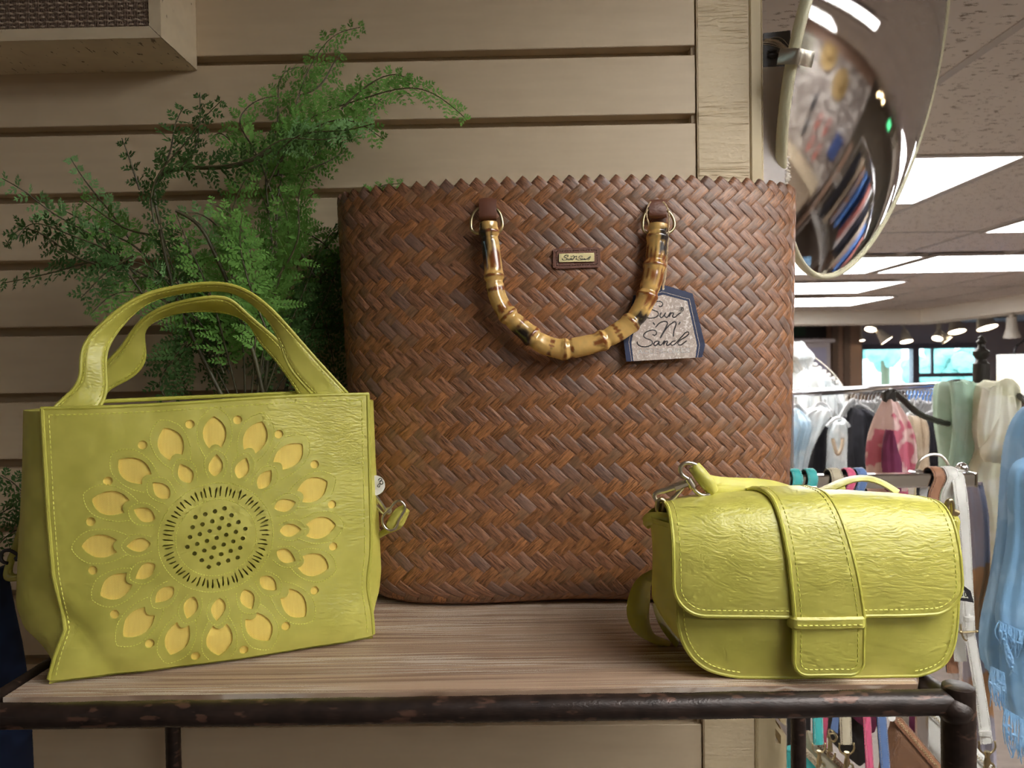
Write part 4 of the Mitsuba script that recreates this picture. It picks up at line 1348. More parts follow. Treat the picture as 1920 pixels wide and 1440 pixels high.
pbr('m_wicker', wick, .6)
pbr('m_wicker_dark', lambda p, n, uv: mix((0.075, 0.05, 0.038), (0.24, 0.165, 0.12), fbm(p.x * 500, p.y * 500, p.z * 500, 3)), .6)
ws = []
x0, x1, z0, z1 = fxl + lip, fxr - lip - .0005, fzb + lip + .0006, fzb + lip + .16
dz, dxw = .0048, .0052
for k in range(int((z1 - z0) / dz)):
    xs_ = np.arange(x0, x1, .0013)
    zc = z0 + (k + .5) * dz
    ph = PI * (xs_ - x0) / dxw + (k % 2) * PI
    ys = fyf + .004 - .0011 * np.sin(ph)
    ws.append(tube(np.stack([xs_, ys, 0 * xs_ + zc + .0002 * np.sin(xs_ * 900 + k)], 1), .00135, 6))
part(wf, 'wicker_weave', rmap(cat_(ws)), 'm_wicker', 60, label='light wicker strands across')
ws = []
for k in range(int((x1 - x0) / dxw) + 1):
    zs2 = np.arange(z0, z1, .0012)
    for s in (-1, 1):
        xc = x0 + (k + .5) * dxw + s * .0012
        if xc > x1 - .0015:
            continue
        ph = PI * (zs2 - z0) / dz - PI / 2 + (k % 2) * PI + PI / 2
        row = ((zs2 - z0) / dz).astype(int)
        ys = fyf + .004 + .0011 * np.sin(PI * (zs2 - z0) / dz) * np.where((row + k) % 2 == 0, 1, -1)
        ws.append(tube(np.stack([0 * zs2 + xc, ys, zs2], 1), .0011, 6))
part(wf, 'wicker_weave', rmap(cat_(ws)), 'm_wicker_dark', 60, label='dark wicker strands running up')
for k_ in list(scene):
    if k_.startswith(wf + '__wicker_weave'):
        lab(k_, kind='stuff')

# ================================================================ artificial fern
fern = nm('artificial_fern')
lab(fern, 'green artificial fern with feathery fronds behind the flower handbag', 'plant')
rg = np.random.default_rng(21)


def leafmat(name, c1, c2):
    scene[name] = {'type': 'principledthin', 'base_color': mikit.proc(lambda p, n, uv: mix(c1, c2, fbm(p.x * 40, p.y * 40, p.z * 40, 2))), 'roughness': 0.42, 'diff_trans': 0.55, 'spec_trans': 0.0}
    return name


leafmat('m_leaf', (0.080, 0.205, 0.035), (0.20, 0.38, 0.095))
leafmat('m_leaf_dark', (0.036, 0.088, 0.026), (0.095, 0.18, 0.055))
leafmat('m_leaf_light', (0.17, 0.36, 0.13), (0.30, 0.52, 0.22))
pbr('m_stem', lambda p, n, uv: mix((0.028, 0.022, 0.012), (0.09, 0.085, 0.035), fbm(p.x * 90, p.y * 90, p.z * 90, 2)), .5)


def frond(pts, L=.034, mat='m_leaf', start=.15, bend=.35, dens=1.0, seed=0, stem_r=.0011, plane=None, tipL=.35):
    r = np.random.default_rng(seed + 1000)
    C = spline(np.asarray(pts, float), 80)
    s = np.concatenate([[0], np.cumsum(np.linalg.norm(np.diff(C, axis=0), axis=1))])
    tot = s[-1]
    key = part(fern, 'frond', tube(C[::2], np.linspace(stem_r, .0004, 40), 6), 'm_stem', True)
    at = lambda x: np.stack([np.interp(x, s, C[:, i]) for i in range(3)], -1)
    n_ = int(tot * (1 - start) / (.0102 / dens))
    pl_n = np.array([r.normal(0, .45), -1, r.normal(.25, .4)]) if plane is None else np.asarray(plane, float)
    pl_n /= np.linalg.norm(pl_n)
    V, Fc, base = [], [], 0
    ribs = []
    for k in range(n_):
        t = start + (1 - start) * (k + .5) / n_
        x = t * tot
        o = at(x)
        tg = at(min(x + .002, tot)) - at(x - .002)
        tg /= np.linalg.norm(tg) + 1e-9
        sd = np.cross(pl_n, tg)
        sd /= np.linalg.norm(sd) + 1e-9
        q = (t - start) / (1 - start)
        ll = L * (min(1, .55 + q * 3) * (1 - q) ** .55 + tipL * .35 * (q > .85)) * r.uniform(.8, 1.12)
        ll = max(ll, .0045)
        for sg in (-1, 1):
            dr_ = sd * sg * .86 + tg * .55 + pl_n * r.normal(0, .22)
            dr_ /= np.linalg.norm(dr_)
            droop = np.array([0, 0, -1.0]) * bend * r.uniform(.4, 1.2)
            m_ = max(3, int(ll / .0035))
            u = (np.arange(m_) + .6) / m_
            pp_ = o + dr_ * (u * ll)[:, None] + droop * (u ** 2 * ll * .6)[:, None]
            pd = np.gradient(pp_, axis=0)
            pd /= np.linalg.norm(pd, axis=1, keepdims=True)
            ns = np.cross(pl_n + r.normal(0, .2, 3), pd)
            ns /= np.linalg.norm(ns, axis=1, keepdims=True) + 1e-9
            nz = np.cross(pd, ns)
            le = .0067 * (1 - u) ** .55 * min(1.0, ll / .022 + .25) + .0018
            ribs.append(tube(np.vstack([o, pp_]), .00030, 3, caps=False))
            for s2 in (-1, 1):
                d2 = pd * .62 + ns * s2 * .80 + nz * r.normal(0, .22, (m_, 1))
                d2 /= np.linalg.norm(d2, axis=1, keepdims=True)
                w2 = np.cross(d2, nz)
                w2 /= np.linalg.norm(w2, axis=1, keepdims=True) + 1e-9
                a_ = pp_
                b1 = pp_ + d2 * (le * .55)[:, None] + w2 * (le * .24)[:, None] + nz * .0003
                b2 = pp_ + d2 * (le * .50)[:, None] - w2 * (le * .24)[:, None] + nz * .0003
                c_ = pp_ + d2 * le[:, None]
                V.append(np.stack([a_, b1, c_, b2], 1).reshape(-1, 3))
                Fc.append((np.array([[0, 1, 3], [1, 2, 3]])[None] + (base + np.arange(m_) * 4)[:, None, None]).reshape(-1, 3))
                base += 4 * m_
            # end leaflet
            V.append(np.stack([pp_[-1], pp_[-1] + pd[-1] * .0015 + ns[-1] * .0009, pp_[-1] + pd[-1] * .0042, pp_[-1] + pd[-1] * .0015 - ns[-1] * .0009]))
            Fc.append(np.array([[0, 1, 3], [1, 2, 3]]) + base)
            base += 4
    lv = trimesh.Trimesh(np.vstack(V), np.vstack(Fc), process=False)
    lk = part(key, 'leaflet', cat_([lv] + ribs), mat, False)
    lab(lk, kind='stuff')


def fp(L, d0, d1):
    a = np.array(L, float)
    return P(a[:, 0], a[:, 1], np.linspace(d0, d1, len(a)))


FR = [
    # tall middle stem and its branches
    ([(470, 800), (500, 640), (515, 480), (520, 380), (545, 250), (560, 180), (590, 110), (630, 65), (684, 50)], .74, .79, .034, 'm_leaf', .25),
    ([(520, 330), (560, 240), (620, 205), (690, 182), (770, 165), (820, 180), (875, 224)], .74, .72, .032, 'm_leaf', .12),
    ([(500, 350), (540, 280), (590, 240), (650, 225), (720, 262)], .72, .70, .036, 'm_leaf', .1),
    ([(510, 300), (560, 255), (640, 245), (700, 232)], .71, .68, .030, 'm_leaf_light', .1),
    ([(520, 420), (560, 330), (620, 260), (690, 205), (760, 150)], .77, .79, .030, 'm_leaf', .2),
    ([(505, 400), (500, 310), (520, 230), (530, 140), (560, 125)], .75, .78, .030, 'm_leaf', .2),
    ([(515, 380), (470, 270), (450, 225), (480, 190), (520, 180)], .73, .75, .026, 'm_leaf', .2),
    ([(300, 322), (360, 314), (420, 310), (480, 292), (530, 262), (600, 262), (660, 250)], .68, .69, .026, 'm_leaf_dark', .1),
    # left branches
    ([(290, 420), (285, 360), (310, 310), (350, 265), (380, 225), (418, 186)], .67, .66, .022, 'm_leaf_dark', .1),
    ([(300, 330), (320, 280), (330, 230), (345, 200)], .67, .67, .024, 'm_leaf_dark', .1),
    ([(310, 330), (360, 290), (375, 220), (375, 172)], .68, .68, .020, 'm_leaf_dark', .15),
    ([(262, 356), (250, 320), (240, 290), (228, 258)], .67, .66, .014, 'm_leaf_dark', .0),
    ([(300, 560), (240, 500), (170, 440), (100, 400), (50, 362), (0, 332)], .72, .66, .030, 'm_leaf_light', .25),
    ([(250, 460), (220, 415), (180, 365), (150, 325), (131, 294)], .74, .72, .020, 'm_leaf_light', .1),
    ([(320, 620), (260, 540), (200, 470), (130, 440), (60, 420), (30, 450)], .70, .66, .026, 'm_leaf_dark', .35),
    ([(200, 500), (140, 480), (80, 440), (40, 430), (10, 462)], .68, .66, .024, 'm_leaf_dark', .2),
    ([(280, 520), (200, 490), (120, 505), (60, 520), (0, 532)], .69, .67, .022, 'm_leaf_dark', .25),
    ([(250, 480), (200, 510), (170, 540), (150, 560)], .68, .67, .028, 'm_leaf_dark', .1),
    ([(290, 500), (250, 460), (210, 440), (150, 410), (110, 390)], .71, .69, .028, 'm_leaf', .1),
    ([(280, 440), (240, 430), (190, 400), (150, 372)], .70, .70, .024, 'm_leaf', .05),
    # body
    ([(440, 760), (380, 640), (330, 520), (300, 420), (280, 340)], .72, .69, .034, 'm_leaf_dark', .25),
    ([(450, 760), (420, 640), (390, 540), (345, 440), (330, 400)], .71, .68, .036, 'm_leaf', .2),
    ([(460, 760), (450, 600), (430, 480), (440, 380), (470, 320)], .72, .70, .038, 'm_leaf', .2),
    ([(470, 760), (480, 600), (470, 480), (430, 400), (390, 380)], .70, .67, .036, 'm_leaf', .25),
    ([(480, 760), (500, 620), (530, 500), (540, 420), (520, 350)], .72, .70, .040, 'm_leaf', .2),
    ([(490, 760), (540, 620), (580, 520), (620, 440), (640, 425)], .74, .75, .030, 'm_leaf_dark', .2),
    ([(500, 760), (560, 660), (610, 560), (640, 480), (655, 430)], .76, .78, .034, 'm_leaf_dark', .2),
    ([(480, 720), (520, 600), (560, 480), (560, 400), (590, 360)], .77, .79, .036, 'm_leaf', .2),
    ([(420, 700), (360, 600), (300, 560), (220, 550), (170, 590)], .71, .68, .034, 'm_leaf', .2),
    ([(430, 700), (370, 580), (320, 530), (260, 520), (190, 540)], .73, .70, .036, 'm_leaf', .2),
    ([(400, 640), (340, 560), (280, 500), (240, 490)], .70, .68, .034, 'm_leaf_light', .15),
    ([(400, 620), (380, 540), (350, 480), (300, 450), (270, 460)], .75, .74, .036, 'm_leaf', .1),
    ([(480, 640), (430, 540), (400, 470), (380, 430)], .76, .77, .038, 'm_leaf', .1),
    ([(500, 620), (470, 540), (450, 450), (455, 400)], .69, .67, .036, 'm_leaf', .1),
    ([(500, 560), (510, 470), (500, 390), (470, 330)], .75, .76, .036, 'm_leaf', .05),
    ([(520, 520), (560, 440), (560, 370), (580, 320)], .70, .68, .032, 'm_leaf', .05),
    ([(450, 520), (420, 440), (370, 400), (340, 400)], .72, .70, .032, 'm_leaf_light', .05),
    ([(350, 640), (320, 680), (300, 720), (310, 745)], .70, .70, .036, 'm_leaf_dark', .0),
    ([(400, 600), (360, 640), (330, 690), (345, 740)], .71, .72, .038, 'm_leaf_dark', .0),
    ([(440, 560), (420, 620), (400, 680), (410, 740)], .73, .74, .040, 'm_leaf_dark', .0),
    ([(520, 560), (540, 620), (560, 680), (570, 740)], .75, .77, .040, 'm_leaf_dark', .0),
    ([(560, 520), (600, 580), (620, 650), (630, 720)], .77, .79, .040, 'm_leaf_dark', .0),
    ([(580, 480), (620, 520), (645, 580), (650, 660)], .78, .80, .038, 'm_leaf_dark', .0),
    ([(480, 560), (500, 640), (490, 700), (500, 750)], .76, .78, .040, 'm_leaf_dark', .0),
    ([(520, 420), (580, 440), (620, 470), (650, 520)], .76, .79, .034, 'm_leaf', .0),
    ([(510, 330), (570, 320), (620, 300), (650, 282)], .76, .78, .030, 'm_leaf', .0),
    ([(500, 300), (440, 270), (410, 250), (395, 262)], .74, .75, .026, 'm_leaf', .0),
    ([(640, 480), (680, 400), (710, 352), (755, 345)], .80, .805, .026, 'm_leaf', .3),
    ([(560, 180), (600, 160), (625, 120), (640, 100)], .78, .80, .024, 'm_leaf', .0),
    ([(640, 205), (690, 160), (740, 140), (770, 150)], .73, .73, .020, 'm_leaf', .0),
    # low at the far left behind the bag
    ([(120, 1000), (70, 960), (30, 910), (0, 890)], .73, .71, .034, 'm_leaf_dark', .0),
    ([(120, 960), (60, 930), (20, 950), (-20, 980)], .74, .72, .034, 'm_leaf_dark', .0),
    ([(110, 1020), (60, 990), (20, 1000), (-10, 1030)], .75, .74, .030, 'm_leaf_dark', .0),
]
for k, (pts, d0, d1, L, mat, st) in enumerate(FR):
    frond(fp(pts, d0, d1), L, mat, st, seed=k)
for pts, d in (([(300, 430), (310, 480), (335, 570), (370, 650), (430, 770)], .69), ([(330, 395), (370, 420), (400, 470), (440, 560), (480, 680), (500, 780)], .68), ([(300, 420), (295, 340), (330, 318), (430, 312), (510, 280)], .68), ([(700, 470), (620, 500), (590, 560), (560, 700), (540, 800)], .78), ([(520, 380), (515, 500), (505, 640), (490, 800)], .73), ([(640, 430), (600, 480), (570, 580), (520, 800)], .79), ([(590, 520), (540, 440), (515, 420)], .76)):
    part(fern, 'stem', tube(fp(pts, d, d + .02), [.0016, .0019, .0023], 8, n=40), 'm_stem', True)
# the fern's pot stands on the shelf behind the handbag
pc = P(490, 900, .755)
part(fern, 'pot', lathe([(.0, .0), (.026, .0), (.034, .085), (.036, .09), (.033, .09), (.030, .08), (0, .08)], 28, origin=(pc[0], pc[1] - .005, ZS + .0005)), 'm_dark_metal')

# ================================================================ convex security mirror
mr = nm('convex_mirror')
lab(mr, 'large round convex security mirror with a cream rim at the end of the wall', 'mirror')
MR, MD = .254, .95
MC = P(1638.9, 161, MD)
az, el = -.736, -.287
MA = np.array([math.cos(el) * math.cos(az), math.cos(el) * math.sin(az), math.sin(el)])
e1 = np.cross(MA, [0, 0, 1])
e1 /= np.linalg.norm(e1)
e2 = np.cross(e1, MA)
RS = MR / math.sin(math.radians(20))
th = np.linspace(0, math.radians(20), 60)
prof = np.stack([RS * np.sin(th), RS * (np.cos(th) - math.cos(math.radians(20)))], 1)[::-1]
pang = np.linspace(0, 2 * PI, 161)[:-1]
dome = MC + prof[:, None, 0, None] * (np.cos(pang)[None, :, None] * e1 + np.sin(pang)[None, :, None] * e2) + prof[:, None, 1, None] * MA
dm = skin(dome[:-1], caps=False)
top_c = MC + MA * prof[-1, 1]
k_ = 160
dv = np.vstack([dm.vertices, top_c])
last = (len(prof) - 2) * k_
df = np.vstack([dm.faces, [[last + j, last + (j + 1) % k_, len(dv) - 1] for j in range(k_)]])
dm = trimesh.Trimesh(dv, df, process=False)
nrm = dv - (MC - MA * RS * math.cos(math.radians(20)))
if (np.cross(dv[df[:, 1]] - dv[df[:, 0]], dv[df[:, 2]] - dv[df[:, 0]])[0] @ nrm[df[0, 0]]) < 0:
    dm.faces = dm.faces[:, ::-1]
scene['m_mirror'] = {'type': 'twosided', 'bsdf': {'type': 'roughconductor', 'material': 'Al', 'alpha': 0.006, 'specular_reflectance': rgb(.80, .78, .77)}}
part(mr, 'mirror_dome', dm, 'm_mirror', True, label='silvered convex dome')
rim = MC + (MR + .003) * (np.cos(pang)[:, None] * e1 + np.sin(pang)[:, None] * e2)
rimring = []
for a in np.linspace(0, 2 * PI, 17)[:-1]:
    rr0 = MR + .001 + .0042 * math.cos(a)
    hh0 = -.002 + .0068 * math.sin(a)
    rimring.append(MC + rr0 * (np.cos(pang)[:, None] * e1 + np.sin(pang)[:, None] * e2) + MA * hh0)
part(mr, 'rim', skin(np.stack(rimring, 1), closed=True), pbr('m_rim', (0.66, 0.63, 0.44), .35), True, label='cream plastic rim')
bd = MC + np.array([[0.0]]) * 0
backd = np.array([[MR, -.004], [MR * .6, -.007], [.02, -.008]])
bdv = MC + backd[:, None, 0, None] * (np.cos(pang)[None, :, None] * e1 + np.sin(pang)[None, :, None] * e2) + backd[:, None, 1, None] * MA
part(mr, 'back', skin(bdv), pbr('m_board_back', (.25, .18, .12), .8), True)
# bracket: dark plate on the wall's end and a clip over the rim
bp = Polygon([on_wall(1432, 62, .016), on_wall(1482, 57, .016), on_wall(1482, 122, .016), on_wall(1432, 128, .016)])
bm2 = trimesh.creation.extrude_polygon(bp, .003, engine='earcut')
v = bm2.vertices
bm2.vertices = np.stack([v[:, 0], W0 + .016 + v[:, 2], v[:, 1]], 1)
part(mr, 'bracket', rmap(bm2), pbr('m_bracket', (.13, .135, .15), .5, .3), False, label='dark metal wall bracket')
part(mr, 'wing_nut', rmap(cat_([ball((on_wall(1449, 104, .014)[0], W0 + .013, on_wall(1449, 104, .014)[1]), .0042, 2, (1.6, .6, .8)), ball((on_wall(1447, 97, .014)[0], W0 + .012, on_wall(1447, 97, .014)[1]), .003, 2, (1.8, .6, .6))])), 'm_dark_metal')
t0 = None
pr = rim
def pix(p):
    x = p[:, 0]; y = p[:, 1]; z = p[:, 2] - CZ
    fw = y * math.cos(PITCH_) - z * math.sin(PITCH_); up = y * math.sin(PITCH_) + z * math.cos(PITCH_)
    c, s = math.cos(ROLL), math.sin(ROLL)
    return np.stack([960 + F_PX * (c * x - s * up) / fw, 720 - F_PX * (c * up + s * x) / fw], 1)
pp2 = pix(rim)
ci = int(np.argmin(((pp2 - np.array([1488, 112])) ** 2).sum(1)))
ca = pang[ci]
rad_ = np.cos(ca) * e1 + np.sin(ca) * e2
tan_ = -np.sin(ca) * e1 + np.cos(ca) * e2
path = [(MR + .0095, -.014), (MR + .0105, .002), (MR + .008, .0085), (MR + .002, .010), (MR - .010, .0125), (MR - .014, .0145)]
A = [MC + rad_ * a + MA * b + tan_ * .008 for a, b in path]
B = [MC + rad_ * a + MA * b - tan_ * .008 for a, b in path]
part(mr, 'clip', ribbon(A, B, .0012, 24), 'm_nickel', 40, label='metal clip over the rim')
thr = []
rt = np.random.default_rng(4)
for k in range(16):
    p0 = np.array([1478, 98.0]) + rt.normal(0, 3, 2)
    p1 = np.array([1432 + rt.normal(8, 8), 76 + rt.normal(0, 3)])
    md = (p0 + p1) / 2 + np.array([0, -8]) + rt.normal(0, 2, 2)
    q = spline([p0, md, p1], 12)
    thr.append(tube(P(q[:, 0], q[:, 1], .832), .00035, 4))
part(mr, 'zip_tie', cat_(thr), 'm_torn', False, label='frayed thread on the bracket')
# ================================================================ the shop behind: far walls, windows
def sheetP(px, D, th, bsdf, root=None, name=None, **kw):
    return sheet(Polygon(px), th, lambda x, y, d: P(x, y, D + d), 0)


FW_ = 11.0
Zp = lambda v, D, u=1700: float(P(u, v, D)[2])
Xp = lambda u, D, v=690: float(P(u, v, D)[0])
wx0, wx1, wz0, wz1 = Xp(1612, FW_), Xp(1838, FW_), Zp(724, FW_), Zp(652, FW_)
far = cat_([box(.2, wx0, FW_, FW_ + .15, 0, CEIL + .1), box(wx1, XR + .6, FW_, FW_ + .15, 0, CEIL + .1), box(wx0, wx1, FW_, FW_ + .15, 0, wz0), box(wx0, wx1, FW_, FW_ + .15, wz1, CEIL + .1)])
add('wall_far', far, pbr('m_far_wall', (0.55, 0.47, 0.50), .8), kind='structure')
wx_end = cx2 - .004
add('wall_side', rmap(box(wx_end - .08, wx_end, W0 + .10, FW_, 0, CEIL)), 'm_wall', kind='structure')
win = nm('window_1')
xm = Xp(1716, FW_)
zs_ = Zp(704, FW_)
fr_ = .05
pbr('m_white_paint', (.75, .74, .72), .5)
scene[win] = mikit.ply(cat_([box(wx0 - .05, wx0 + .03, FW_ - .04, FW_ + .1, wz0, wz1), box(wx1 - .03, wx1 + .05, FW_ - .04, FW_ + .1, wz0, wz1), box(xm - .05, xm + .05, FW_ - .03, FW_ + .1, wz0, wz1), box(wx0, wx1, FW_ - .05, FW_ + .1, wz1 - .02, wz1 + .06), box(wx0, wx1, FW_ - .05, FW_ + .1, wz0 - .06, wz0 + .02)]), 'm_far_frame' if 'm_far_frame' in scene else pbr('m_far_frame', (.20, .17, .20), .6))
lab(win, kind='structure')
scene['m_pane'] = {'type': 'thindielectric'}
for a, b in ((wx0, xm), (xm, wx1)):
    part(win, 'pane', grid(np.array([[[a, FW_ + .05, wz0], [a, FW_ + .05, wz1]], [[b, FW_ + .05, wz0], [b, FW_ + .05, wz1]]], float)), 'm_pane', False)
part(win, 'glazing_bar', box(Xp(1750, FW_) - .02, Xp(1750, FW_) + .02, FW_ + .02, FW_ + .06, zs_, wz1), 'm_far_frame', False)
part(win, 'glazing_bar', box(xm, wx1, FW_ + .01, FW_ + .07, zs_ - .03, zs_ + .03), 'm_far_frame', False)
# outside: ground and shrubs past the window
add('ground_outside', box(-4, 30, FW_ + .4, 45, -.6, -.5), pbr('m_outside', (.55, .60, .60), .9), kind='structure')
ro = np.random.default_rng(2)
pbr('m_bush', (0.16, 0.30, 0.28), .8)
for (u, v, D, r, lb) in ((1660, 668, 19, .55, 'leafy tree outside the left half of the far window'), (1742, 690, 27, 1.0, 'rounded tree outside the middle of the far window'), (1815, 678, 21, .8, 'rounded tree outside the right half of the far window')):
    c = P(u, v, D)
    bl = []
    for k in range(14):
        bl.append(ball(c + ro.normal(0, r * .45, 3) * [1, 1, .6], r * ro.uniform(.25, .5), 2))
    m_ = cat_(bl)
    m_.vertices = m_.vertices + (meshkit.fbm(m_.vertices * 4, 2)[:, None] - .5) * .3
    t_k = nm('outside_tree')
    lab(t_k, lb, 'tree')
    part(t_k, 'crown', m_, 'm_bush', False)
    part(t_k, 'trunk', tube(np.linspace([c[0], c[1], -.5], [c[0], c[1], c[2]], 6), .12, 8), 'm_stem', False)
# soffit: cross beam and side beam under the ceiling
D1 = 8.0
sz0, sx1 = Zp(607, D1, 1600), Xp(1727, D1, 600)
add('trim_1', box(.6, sx1, D1, D1 + .35, sz0, CEIL), 'm_soffit', kind='structure')
add('trim_2', box(sx1, sx1 + .30, 3.4, D1 + .35, sz0, CEIL), 'm_soffit', kind='structure')
add('trim_3', box(sx1 + .3, XR, 3.2, 3.5, sz0, CEIL), 'm_soffit', kind='structure')
add('trim_4', box(.6, XR, D1 + .35, FW_, sz0 + .16, sz0 + .2), pbr('m_dark_ceiling', (.28, .27, .33), .8), kind='structure')
# brown pilaster and cupboard near the far window
pil = nm('wood_pilaster')
lab(pil, 'brown wooden pillar left of the far bright window', 'pillar')
part(pil, 'shaft', box(Xp(1553, 9.5), Xp(1610, 9.5), 9.4, 9.8, 0, sz0 + .2, .01), pbr('m_brown_wood', (.34, .22, .16), .6), False)
for u in (1566, 1588):
    part(pil, 'fluting', box(Xp(u, 9.4) - .05, Xp(u, 9.4) + .03, 9.37, 9.4, 0, sz0 + .1), pbr('m_dark_wood', (.16, .11, .085), .6) if 'm_dark_wood' not in scene else 'm_dark_wood', False)
cup = nm('cupboard')
lab(cup, 'grey cupboard with a moulded cornice and lilac glass door left of the brown pillar', 'cupboard')
DCu = 8.8
part(cup, 'case', box(Xp(1470, DCu), Xp(1557, DCu), DCu, DCu + .4, 0, Zp(643, DCu, 1520)), pbr('m_cupboard', (.42, .37, .38), .6), False)
part(cup, 'cornice', box(Xp(1468, DCu), Xp(1563, DCu), DCu - .06, DCu + .4, Zp(643, DCu, 1520), Zp(636, DCu, 1520), .01), 'm_cupboard', False)
part(cup, 'door', box(Xp(1512, DCu), Xp(1549, DCu), DCu - .015, DCu, Zp(720, DCu, 1520), Zp(652, DCu, 1520)), pbr('m_lilac', (.36, .34, .45), .3), False)
pic = nm('framed_picture')
lab(pic, 'dark framed picture with green foliage above the grey cupboard', 'picture')
part(pic, 'frame', box(Xp(1472, 9.6), Xp(1552, 9.6), 9.55, 9.6, Zp(634, 9.6, 1500), Zp(606, 9.6, 1500)), 'm_dark_metal', False)
part(pic, 'print', box(Xp(1476, 9.55), Xp(1510, 9.55), 9.53, 9.55, Zp(630, 9.6, 1500), Zp(609, 9.6, 1500)), pbr('m_print_green', (.04, .10, .07), .6), False)

# ---------------------------------------------------------------- track lights
pbr('m_lamp_body', (.62, .58, .52), .5)
pbr('m_track', (.07, .075, .10), .5)
scene['lamp_glow'] = {'type': 'diffuse', 'reflectance': rgb(.8, .75, .6)}
trk = nm('light_track')
lab(trk, 'dark ceiling light track carrying the spot lamps in front of the far window', 'light track')
part(trk, 'rail', box(Xp(1612, 9.0), Xp(1905, 9.0), 8.98, 9.04, sz0 + .12, sz0 + .16), 'm_track', False)
part(trk, 'rail', box(Xp(1612, 9.3), Xp(1905, 9.3), 9.28, 9.34, sz0 + .12, sz0 + .16), 'm_track', False)
LAMPS = [(1632, 619, 9.0, 11, -.4, 'leftmost, over the left pane'), (1664, 640, 8.9, 13, .6, 'tilted right, hanging low over the left pane'), (1700, 642, 9.1, 12, 0, 'hanging straight down left of the window bar'), (1718, 607, 9.2, 6, 0, 'small, close under the beam'), (1757, 636, 8.9, 10, -.5, 'round faced, left of a tilted pair'), (1777, 640, 9.15, 11, .6, 'right of a tilted pair'), (1780, 602, 9.4, 8, .5, 'small, high above the tilted pair'), (1795, 624, 9.0, 16, 0, 'wide, right of the middle'), (1809, 598, 9.5, 10, .3, 'oval, high above the wide ones'), (1852, 617, 9.0, 19, .1, 'widest and brightest'), (1884, 589, 9.2, 6, 0, 'small, high at the right edge'), (1617, 639, 9.3, 5, 0, 'tiny, at the window corner')]
for (u, v, D, w, tilt, desc) in LAMPS:
    key = nm('spot_lamp')
    lab(key, f'glowing track spot lamp, {desc}', 'lamp')
    c = P(u, v, D)
    r = w / F_PX * D
    ax = np.array([math.sin(tilt) * .9, -.35, -math.cos(tilt)])
    ax /= np.linalg.norm(ax)
    part(key, 'shade', lathe([(r * .35, -r * 2.0), (r * .45, -r * 1.9), (r * .7, -r * .9), (r * 1.0, -.1 * r), (r * .96, -.1 * r), (r * .6, -r * .9), (.0, -r * 1.0)], 18, axis=ax, origin=c), 'm_lamp_body')
    a0 = np.cross(ax, [1, 0, 0]); a0 /= np.linalg.norm(a0); b0 = np.cross(ax, a0)
    an = np.arange(16) * 2 * PI / 16
    disc = c - ax * r * .15 + r * .9 * (np.cos(an)[:, None] * a0 + np.sin(an)[:, None] * b0)
    f = [[0, i + 1, i] for i in range(1, 15)]
    n_f = np.cross(disc[2] - disc[0], disc[1] - disc[0])
    if n_f @ ax < 0:
        f = [q[::-1] for q in f]
    scene[key + '__bulb'] = mikit.ply(tm(disc, np.array(f)), 'lamp_glow', emitter={'type': 'area', 'radiance': rgb(11, 8.6, 5.6)})
    part(key, 'arm', tube([c - ax * r * 1.9, c - ax * r * 2.4, np.array([c[0] - ax[0] * r * 2.4, c[1], sz0 + .162])], .012, 8, n=12), 'm_lamp_body')
key = nm('spot_lamp')
lab(key, 'white unlit spot lamp with a black cable at the right edge of the picture', 'lamp')
c = P(1897, 622, 6.65)
part(key, 'shade', lathe([(.018, .14), (.04, .14), (.048, .03), (.074, -.05), (.066, -.05), (.0, -.03)], 18, axis=(-.15, -.2, 1), origin=c), 'm_lamp_body')
part(key, 'arm', tube([c + [-.015, -.02, .12], c + [-.01, -.01, .16], [c[0], c[1], sz0 + .005]], .018, 8, n=14), 'm_lamp_body')
part(key, 'cable', tube([P(1925, 600, 6.6), P(1918, 640, 6.6), P(1905, 650, 6.6), P(1903, 668, 6.6)], .008, 8, n=20), 'm_dark_metal')
# table lamp at the right edge
tl = nm('table_lamp')
lab(tl, 'lit lamp with a pale blue and orange shade, behind the cream scarf', 'lamp')
c = P(1912, 720, 5.5)
hR = .15
an = np.arange(24) * 2 * PI / 24
zt, zm, zb = Zp(664, 5.5, 1910), Zp(702, 5.5, 1910), Zp(740, 5.5, 1910)
for nme, z0, z1, cc in (('shade', zm, zt, (1.0, 1.25, 1.5)), ('shade', zb, zm, (2.2, 1.6, 1.05))):
    v = np.stack([np.stack([c[0] + hR * np.cos(an), c[1] + hR * np.sin(an), 0 * an + z], 1) for z in (z0, z1)])
    m_ = skin(v, caps=False)
    if m_.face_normals[0] @ (m_.vertices[m_.faces[0][0]] - np.array([c[0], c[1], m_.vertices[0][2]])) < 0:
        m_.faces = m_.faces[:, ::-1]
    k = nm(tl + '__shade')
    scene[k] = mikit.ply(m_, 'lamp_glow', emitter={'type': 'area', 'radiance': rgb(*[.32 * q for q in cc])})
part(tl, 'base', lathe([(0, 0), (.07, 0), (.02, .05), (.015, zb - .75), (0, zb - .75)], 16, origin=(c[0], c[1], .75)), 'm_dark_metal')
part(tl, 'table_stand', box(c[0] - .3, c[0] + .3, c[1] - .25, c[1] + .25, 0, .75, .01), 'm_brown_wood', False)


